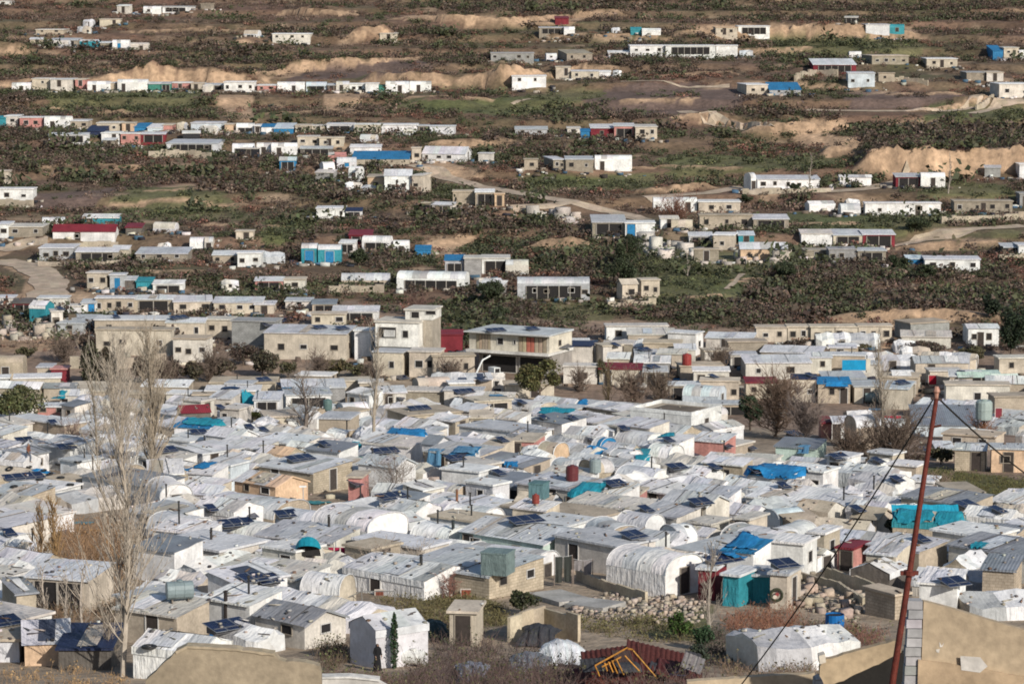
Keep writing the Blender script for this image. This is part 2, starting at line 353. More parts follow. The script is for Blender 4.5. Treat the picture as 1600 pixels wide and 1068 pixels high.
# ---------------------------------------------------------------- occupancy of the ground (half metre cells)
OX, OY, OC = -260.0, 40.0, 0.5
OCC = np.zeros((1040, 1900), bool)
def rect_cells(cx, cy, wd, dp, yaw, grow=0.0):
    c, s = math.cos(yaw), math.sin(yaw); r = math.hypot(wd, dp) / 2 + grow + 1
    i0, i1 = int((cx - r - OX) / OC), int((cx + r - OX) / OC) + 1; j0, j1 = int((cy - r - OY) / OC), int((cy + r - OY) / OC) + 1
    i0 = max(i0, 0); j0 = max(j0, 0)
    I, J = np.meshgrid(np.arange(i0, min(i1, OCC.shape[0])), np.arange(j0, min(j1, OCC.shape[1])), indexing='ij')
    dx = OX + (I + .5) * OC - cx; dy = OY + (J + .5) * OC - cy
    lx = dx * c + dy * s; ly = -dx * s + dy * c
    k = (np.abs(lx) < wd / 2 + grow) & (np.abs(ly) < dp / 2 + grow)
    return I[k], J[k]
def occupy(*a): I, J = rect_cells(*a); OCC[I, J] = True
def free(*a):
    I, J = rect_cells(*a); return len(I) > 0 and not OCC[I, J].any()
def occ_at(x, y):
    i = np.clip(((np.asarray(x) - OX) / OC).astype(int), 0, OCC.shape[0] - 1); j = np.clip(((np.asarray(y) - OY) / OC).astype(int), 0, OCC.shape[1] - 1); return OCC[i, j]
def path(name, pts, wid, c, m='concrete'):
    P = [hit(*p) for p in pts]; L = []
    for a, b in zip(P, P[1:]):
        n = max(2, int((b - a).length / 2)); L += [a.lerp(b, i / n) for i in range(n)]
    L.append(P[-1]); mb = MB(); vs = []
    for p in L: occupy(p.x, p.y - 4, wid + 2, wid + 9, 0)
    for i, p in enumerate(L):
        d = L[min(i + 1, len(L) - 1)] - L[max(i - 1, 0)]; d.z = 0; d.normalize(); s = Vector((d.y, -d.x, 0)); wv = wid * (1 + .25 * math.sin(i * .9) * random.random())
        row = []
        for k in range(5):
            q = p + s * (wv * (k / 4 - .5)); row.append((q.x, q.y, float(H(q.x, q.y)) + .12))
        vs.append(row)
    for A, B in zip(vs, vs[1:]):
        for k in range(4): mb.face([A[k], A[k + 1], B[k + 1], B[k]], jit(c, .1))
    o = mb.build(name, m); tag(o, kind='structure')
ROADC = (.47, .375, .28)
for pts, wd in [([(0,407),(45,416),(72,432),(80,450),(70,470)], 6), ([(0,392),(40,382),(75,374)], 4), ([(640,258),(680,264),(715,283),(780,297),(860,311),(900,318),(960,332),(1010,345)], 4.5),
        ([(800,326),(860,321),(895,316)], 3), ([(1400,386),(1440,376),(1490,364),(1545,357),(1600,353)], 4), ([(1068,174),(1110,181),(1150,191),(1200,199)], 4), ([(1010,310),(1060,305),(1110,302),(1160,292)], 4),
        ([(1260,172),(1370,174),(1480,174),(1520,165),(1545,150)], 3), ([(1520,178),(1560,162),(1600,157)], 3), ([(970,128),(1050,131),(1140,135)], 1.6), ([(1290,300),(1360,295),(1400,285),(1430,275)], 4),
        ([(1135,452),(1150,440),(1160,428)], 1.0), ([(800,163),(830,155)], 1.2)]:
    path('dirt_road', pts, wd, ROADC)
# ---------------------------------------------------------------- dwellings
WMAT = dict(w='plaster', n='plaster', o='plaster', p='plaster', l='plaster', v='plaster', c='concrete', g='block', s='block', b='tarp', t='tarp', r='plaster', k='tarp', q='plaster', h='tarp', a='block', i='block', e='tarp', y='plaster', d='tarp', m='metal', z='tarp', f='tarp')
RMAT = dict(m='metal', r='metal', c='concrete', n='concrete', s='concrete', i='concrete')
CNAME = dict(w='white', n='cream', o='orange', p='pink', l='pale blue', v='pale green', c='beige', g='grey', s='stone', b='blue', t='teal', r='maroon', k='black', q='off-white', h='pale grey', a='grey', i='tan', e='green', y='yellow', d='charcoal', m='metal', z='navy', f='grey')
TENT = 'BHL'
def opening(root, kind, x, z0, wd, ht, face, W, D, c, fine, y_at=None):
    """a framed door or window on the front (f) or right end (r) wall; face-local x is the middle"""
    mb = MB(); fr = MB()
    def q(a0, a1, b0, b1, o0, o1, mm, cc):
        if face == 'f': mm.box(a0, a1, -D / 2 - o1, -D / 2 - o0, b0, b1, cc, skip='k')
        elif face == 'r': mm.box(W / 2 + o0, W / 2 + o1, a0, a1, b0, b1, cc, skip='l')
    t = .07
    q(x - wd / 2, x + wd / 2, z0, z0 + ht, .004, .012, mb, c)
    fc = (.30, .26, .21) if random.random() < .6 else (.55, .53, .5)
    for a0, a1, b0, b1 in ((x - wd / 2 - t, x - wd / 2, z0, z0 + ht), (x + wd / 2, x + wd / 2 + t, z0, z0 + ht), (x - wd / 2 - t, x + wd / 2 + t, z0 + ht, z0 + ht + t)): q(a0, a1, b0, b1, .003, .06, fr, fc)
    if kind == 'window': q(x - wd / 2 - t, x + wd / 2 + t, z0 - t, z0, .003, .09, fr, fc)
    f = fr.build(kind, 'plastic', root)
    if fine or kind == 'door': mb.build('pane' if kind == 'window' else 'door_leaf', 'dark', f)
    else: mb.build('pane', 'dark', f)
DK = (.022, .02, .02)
def wallset(mb, W, D, e, c, gable=None, rise=0, base=-1.6):
    x0, x1, y0, y1 = -W / 2, W / 2, -D / 2, D / 2
    ef, eb = (e, e) if not isinstance(e, tuple) else e
    mb.face([(x0, y0, base), (x1, y0, base), (x1, y0, ef), (x0, y0, ef)], c)
    mb.face([(x1, y1, base), (x0, y1, base), (x0, y1, eb), (x1, y1, eb)], c)
    if gable == 'x':
        mb.face([(x1, y0, base), (x1, y1, base), (x1, y1, eb), (x1, 0, ef + rise), (x1, y0, ef)], c); mb.face([(x0, y1, base), (x0, y0, base), (x0, y0, ef), (x0, 0, ef + rise), (x0, y1, eb)], c)
    else:
        mb.face([(x1, y0, base), (x1, y1, base), (x1, y1, eb), (x1, y0, ef)], c); mb.face([(x0, y1, base), (x0, y0, base), (x0, y0, ef), (x0, y1, eb)], c)
def arch(W, D, e, rise, n=10, p=2.3):
    """profile points across depth, from front ground line over the top"""
    pts = []
    for i in range(n + 1):
        a = math.pi * (1 - i / n); cx = math.cos(a); sx = math.sin(a)
        pts.append((math.copysign(abs(cx) ** (2 / p), cx) * D / 2, e + rise * sx ** (2 / p) if sx > 0 else e))
    return pts
def patch_cols(c, n):
    o = []
    for _ in range(n):
        k = random.random()
        o.append(jit(c, .12) if k < .78 else jit((.58, .59, .60), .1) if k < .93 else jit((.45, .44, .42), .1))
    return o
def dwelling(p, W, D, yaw, typ, e, rise, wc, rc, opt='', s=10.0, name=None):
    root = empty(name or {'F': 'block_house', 'S': 'lean_to_shack', 'G': 'pitched_roof_house', 'B': 'arched_tent', 'H': 'ridge_tent', 'L': 'sagging_tent'}[typ], p, yaw)
    wcol, rcol = jit(C[wc], .06), jit(C[rc], .06)
    fine = s > 12; tight = W > 2.5
    wm, rm = WMAT[wc], RMAT.get(rc, 'tarp')
    if typ in 'BHL' and wc in 'wqhl': wm = 'tarp'
    x0, x1, y0, y1 = -W / 2, W / 2, -D / 2, D / 2
    j = .035 if s > 9 else .0
    ns = max(2, min(14, int(W / 1.15)))
    def rj(a=1): return random.uniform(-j, j) * a
    mb = MB(); rb = MB(); ov = .18
    if typ == 'F':
        wallset(mb, W, D, e, wcol); mb.build('wall', wm, root)
        if 'P' in opt:      # parapet round a sunken roof
            rb.face([(x0 + .16, y0 + .16, e - .02), (x1 - .16, y0 + .16, e - .02), (x1 - .16, y1 - .16, e - .02), (x0 + .16, y1 - .16, e - .02)], rcol); rb.build('roof', rm, root)
            pb = MB(); t = .16; h = .42; g = .05
            pb.box(x0 - g, x1 + g, y0 - g, y0 + t, e + .003, e + h, wcol); pb.box(x0 - g, x1 + g, y1 - t, y1 + g, e + .003, e + h, wcol)
            pb.box(x0 - g, x0 + t, y0 + t, y1 - t, e + .003, e + h, wcol); pb.box(x1 - t, x1 + g, y0 + t, y1 - t, e + .003, e + h, wcol); pb.build('parapet', wm, root)
        else:
            rb.box(x0 - ov, x1 + ov, y0 - ov, y1 + ov, e + .003, e + .17, rcol); rb.build('roof', rm, root)
    elif typ == 'S':        # single slope, high at the back (or front with 'R')
        ef, eb = (e, e + rise) if 'R' not in opt else (e + rise, e)
        wallset(mb, W, D, (ef, eb), wcol); mb.build('wall', wm, root)
        sl = (eb - ef) / D
        rb.grid(lambda a, b: (x0 - ov + a * (W + 2 * ov), y0 - ov + b * (D + 2 * ov), ef + .05 + sl * (b * (D + 2 * ov) - ov) + rj()), ns, 4, rcol, .07)
        z = ef + .05 - sl * ov; rb.face([(x0 - ov, y0 - ov, z - .13), (x1 + ov, y0 - ov, z - .13), (x1 + ov, y0 - ov, z - .002), (x0 - ov, y0 - ov, z - .002)], jit(rcol, .1))
        rb.build('roof', rm, root)
    elif typ in 'GH':       # ridge along x
        wallset(mb, W, D, e, wcol, 'x', rise); mb.build('wall', wm, root)
        sl = rise / (D / 2); o2 = ov if typ == 'G' else .06
        for sg in (-1, 1):
            cs = patch_cols(rcol, ns) if rm == 'tarp' else [jit(rcol, .05) for _ in range(ns)]
            b0 = len(rb.v); nv = 3
            for b in range(nv + 1):
                for a in range(ns + 1):
                    yy = b / nv * (D / 2 + o2); sag = 0 if typ == 'G' else .10 * math.sin(math.pi * b / nv) * (1 if a % 2 else .2)
                    rb.v.append((x0 - o2 + a / ns * (W + 2 * o2), sg * yy, e + rise + .05 - sl * yy - sag + rj(1.4 if typ == 'H' else .6)))
            for b in range(nv):
                for a in range(ns):
                    i = b0 + b * (ns + 1) + a; rb.f.append((i, i + 1, i + ns + 2, i + ns + 1)); rb.c.append(cs[a])
            if typ == 'H':
                z = e + .05 - sl * o2; rb.face([(x0 - o2, sg * (D / 2 + o2), z - .45), (x1 + o2, sg * (D / 2 + o2), z - .45), (x1 + o2, sg * (D / 2 + o2), z), (x0 - o2, sg * (D / 2 + o2), z)], jit(rcol, .05))
        if typ == 'G':
            for sx in (x0 - o2, x1 + o2):
                for sg in (-1, 1):
                    z1, z2 = e + rise + .05, e + .05 - sl * o2; rb.face([(sx, 0, z1 - .14), (sx, sg * (D / 2 + o2), z2 - .14), (sx, sg * (D / 2 + o2), z2), (sx, 0, z1)], jit(rcol, .1))
        rb.build('roof', rm, root)
    elif typ == 'L':        # low sagging tent: sheets thrown over uneven poles
        n = max(4, int(W / .8)); prev = None; c = rcol; run = 0; b0 = len(rb.v); ph = random.uniform(0, 6)
        for a in range(n + 1):
            t = a / n; endk = .80 if a in (0, n) else 1; rg = e + rise * (1 - .30 * abs(math.sin(t * math.pi * max(1, round(W / 2.6)) + ph))) * (.72 if a in (0, n) else 1); ef_ = e * random.uniform(.82, 1.15); eb_ = e * random.uniform(.85, 1.1); dj = D / 2 * endk
            for yy, zz in ((-dj - .12, -1.2), (-dj + random.uniform(-.15, .15), ef_), (-dj * .5, ef_ + (rg - ef_) * .5 - random.uniform(.02, .16)), (random.uniform(-.2, .2), rg), (dj * .5, eb_ + (rg - eb_) * .5 - random.uniform(.02, .16)), (dj, eb_), (dj + .12, -1.2)):
                rb.v.append((x0 + t * W + random.uniform(-.12, .12), yy, zz))
        for a in range(n):
            if run <= 0: c = jit(random.choice([rcol] * 4 + [C['w'], C['h'], C['q'], (.42, .42, .43)]), .08); run = random.randint(1, 4)
            run -= 1
            for b in range(6): i = b0 + a * 7 + b; rb.f.append((i, i + 7, i + 8, i + 1)); rb.c.append(c)
        rb.build('cover', 'tarp', root)
        for a, nm in ((0, 'end_flap'), (n, 'end_flap')):
            eb2 = MB(); i = b0 + a * 7; eb2.face([rb.v[i + k] for k in (range(7) if a else reversed(range(7)))], wcol); eb2.build(nm, wm, root)
    elif typ == 'B':        # arched canopy along x with flat ends
        n = 10; pr = arch(W, D, e, rise, n); cs = patch_cols(rcol, ns); b0 = len(rb.v)
        for a in range(ns + 1):
            k = 1 - (.02 if a % 2 else 0)
            for (yy, zz) in pr: rb.v.append((x0 + a / ns * W + rj(), yy * k + rj(), e + (zz - e) * k + rj()))
        for a in range(ns):
            for b in range(n):
                i = b0 + a * (n + 1) + b; rb.f.append((i, i + n + 1, i + n + 2, i + 1)); rb.c.append(cs[a])
        rb.build('canopy', rm, root, smooth=True)
        for sy in (y0, y1): mb.face([(x0, sy, -1.6), (x1, sy, -1.6), (x1, sy, e), (x0, sy, e)], wcol)
        for sx in (x0 + .04, x1 - .04): mb.face([(sx, y0 + .02, -1.6), (sx, y1 - .02, -1.6)] + [(sx, yy * .98, e + (zz - e) * .98) for yy, zz in reversed(pr)], wcol)
        mb.build('wall', wm, root)
        if fine:
            for sx in (x0, x1): rbx = MB(); rbx.tube([(sx, yy, zz + .02) for yy, zz in pr], .05, 4, jit((.55, .55, .55))); rbx.build('end_hoop', 'plastic', root)
    # battens, ropes and loose sheets that hold the covering down
    if s > 10 and typ in 'HSG' and rm == 'tarp':
        for _ in range(random.choice((0, 1, 1, 2))):
            a0 = x0 + W * random.uniform(.1, .9); sg = -1; rp = MB()
            if typ == 'S': q = [(a0, y0 - ov, (ef if 'R' in opt else e) + .12), (a0 + random.uniform(-.4, .4), y1 + ov, (eb if typ == 'S' else e) + .14)]
            else: q = [(a0, y0 - .05, e + .06), (a0 + random.uniform(-.2, .2), 0, e + rise + .10), (a0, y1, e + .08)]
            rp.tube(q, .028, 4, random.choice(((.06, .055, .05), (.22, .17, .12), (.3, .3, .3)))); rp.build('rope', 'cloth', root)
        if random.random() < .6:
            pm = MB(); cx, cw = x0 + W * random.uniform(.2, .7), random.uniform(.8, min(2.6, W * .4)); pc = jit(random.choice([(.55, .57, .6)] * 4 + [(.40, .40, .40), (.48, .42, .34), (.70, .70, .69)] * 2 + [(.05, .06, .09)]), .1)
            if typ == 'S': zf = lambda yy: (ef + (eb - ef) * (yy - y0) / D) + .085
            else: zf = lambda yy: e + rise * (1 - abs(yy) / (D / 2)) + .085
            yb = 0 if typ != 'S' else y1 - .3; pm.grid(lambda a, b: (cx + (a - .5) * cw + .1 * b, y0 + .15 + (yb - y0 - .3) * b, zf(y0 + .15 + (yb - y0 - .3) * b) + random.uniform(0, .04)), 4, 4, pc, .06); pm.build('roof_patch', 'tarp', root)
    # openings
    hh = e - .25
    for tok in opt.replace('P', '').replace('R', '').split(','):
        if not tok: continue
        k = tok[0]
        if k == 'W':        # n windows on the front
            n = int(tok[1:] or 1)
            for i in range(n):
                if n > 2 and random.random() < .25: continue
                opening(root, 'window', x0 + W * (i + .5 + random.uniform(-.15, .15)) / n, max(.75, hh * random.uniform(.38, .5)), min(random.uniform(.55, 1.05), W / n * .5), min(random.uniform(.5, .95), e * .36), 'f', W, D, DK, fine)
        elif k == 'V':      # n windows on the right end
            n = int(tok[1:] or 1)
            for i in range(n): opening(root, 'window', y0 + D * (i + .5) / n, max(.8, hh * .42), .8, min(.8, e * .34), 'r', W, D, DK, fine)
        elif k == 'D': opening(root, 'door', x0 + W * (float(tok[1:] or 5) / 10), 0, .95, min(2.0, e - .15), 'f', W, D, (.05, .04, .035) if random.random() < .93 else jit(C['b'], .2), fine)
        elif k == 'E': opening(root, 'door', y0 + D * (float(tok[1:] or 5) / 10), 0, .95, min(2.0, e + rise * .3 - .1), 'r', W, D, (.06, .05, .045), fine)
        elif k == 'T': opening(root, 'door', x0 + W * (float(tok[1:] or 5) / 10), 0, 1.5, min(2.2, e - .15), 'f', W, D, C['b'], fine)   # blue sheet door
        elif k == 'X':      # wide shaded opening with posts
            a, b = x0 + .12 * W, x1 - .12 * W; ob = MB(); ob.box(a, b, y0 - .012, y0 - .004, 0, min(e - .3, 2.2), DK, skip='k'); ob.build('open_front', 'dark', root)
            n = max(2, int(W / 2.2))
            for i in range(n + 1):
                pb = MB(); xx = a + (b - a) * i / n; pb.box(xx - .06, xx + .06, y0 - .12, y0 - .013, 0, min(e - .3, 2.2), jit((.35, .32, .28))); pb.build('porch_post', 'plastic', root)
    if 'C' in opt:
        cb = MB(); xx = x0 + W * random.uniform(.2, .8); cb.tube([(xx, .1, e), (xx, .1, e + rise + .9)], .07, 6, (.03, .03, .03)); cb.tube([(xx, .1, e + rise + .93), (xx, .1, e + rise + 1.05)], .1, 6, (.04, .035, .03)); cb.build('stovepipe', 'rust', root)
    return root
HOUSES = []    # (root, u, v, W, D)
def tanv(p, z): return (CAMZ - (p.z + z)) / max(p.y, 1)
def place(u0, u1, vt, ve, vb, typ, yaw, wc, rc, opt='', label=None, mk=None, Dm=None, name=None, cat=None):
    u = (u0 + u1) / 2; e = None
    if vb <= 0:
        e = 2.3 if typ in 'FSG' else 1.6 if typ == 'H' else .9
        vb = ve + 8 * e
        for _ in range(6):
            p = hit(u, vb); s = F / dist(p); vb = ve + e * s
    p = hit(u, vb); s = F / dist(p)
    if e is None: e = min(7, max(.9 if typ == 'B' else 1.3, (vb - ve) / s))
    t = tanv(p, e) + .012; vis = max(0.2, (ve - vt) / s); P = (u1 - u0) / s
    r0 = dict(F=0, S=.40, G=.7, H=.62, B=1.15, L=.7)[typ]; c, sn = math.cos(R(yaw)), abs(math.sin(R(yaw)))
    if Dm and abs(yaw) < 15: D = Dm
    elif Dm: D = min(Dm, P / (c * (1.25 if abs(yaw) < 62 else .3) + sn))
    elif abs(yaw) > 15: D = max(2.4, P / (c * 1.5 + sn))
    elif typ in 'FS': D = (vis - r0) / t
    else: D = (vis - r0) / (t * .5)
    D = min(11 if typ in 'FS' else 7.5, max(3.0, D)); 
    if abs(yaw) > 62: W = max(2.5, D * 1.4)
    else: W = max(1.2, (P - D * sn) / c)
    rise = 0
    if typ != 'F':
        rise = min(2.2, max(.3, vis - (D if typ == 'S' else D / 2) * t)) if abs(yaw) < 15 else r0
        if typ == 'B': rise = min(max(rise, .8), 2.0)
    ext = (W * sn + D * c) / 2
    p.z = min(p.z + 1.2, max(p.z, float(H(p.x, p.y + 2 * ext)) - e * .55))
    q = Vector((p.x * (1 + ext / max(p.y, 1)), p.y + ext, p.z))
    o = dwelling(q, W, D, R(yaw), typ, e, rise, wc, rc, opt, s, name)
    occupy(q.x, q.y, W, D, R(yaw), .4); vm = (vt + vb) / 2
    HOUSES.append((o, u, vm, W, D)); tag(o, None, cat or ('tent' if typ in 'BHL' else 'house'))
    if mk: mark(mk, u, vm, o)
    if label: o['label'] = label
    else: later(o, describe(typ, wc, rc, opt), u, vm)
    return o
def describe(typ, wc, rc, opt):
    a, b = CNAME[wc], CNAME[rc]
    n = dict(F='flat-roofed house', S='lean-to shack', G='pitched-roof house', B='arched tent', H='ridge tent', L='sagging tent')[typ]
    col = a if typ in 'BHL' or a == b else f'{a} {n}' 
    if typ in 'BHL': return f'{b} {n}' + (f' with {a} ends' if a != b else ' with stovepipe' if 'C' in opt else '')
    if a == b: d = f'{a} {n}'
    else: d = f'{a} {n.split()[-1]} with {b} {"metal " if rc == "m" and b != "metal" else ""}{ {"F":"flat roof","S":"sloping roof","G":"pitched roof"}[typ]}'
    return d
def parse(txt):
    for ln in txt.strip().splitlines():
        ln = ln.strip()
        if not ln or ln[0] == '#': continue
        lab = mk = None
        if '@' in ln: ln, mk = ln.split('@'); mk = mk.strip()
        if '|' in ln: ln, lab = ln.split('|'); lab = lab.strip()
        a = ln.split()
        u0, u1, vt, ve, vb = map(float, a[:5]); typ = a[5]; typ = 'L' if typ == 'H' and lab is None and random.random() < .45 else typ; yaw = float(a[6]); opt = a[9] if len(a) > 9 else ''
        Dm = None
        if len(a) > 10: Dm = float(a[10])
        place(u0, u1, vt, ve, vb, typ, yaw, a[7], a[8], '' if opt == '-' else opt, lab, mk, Dm)
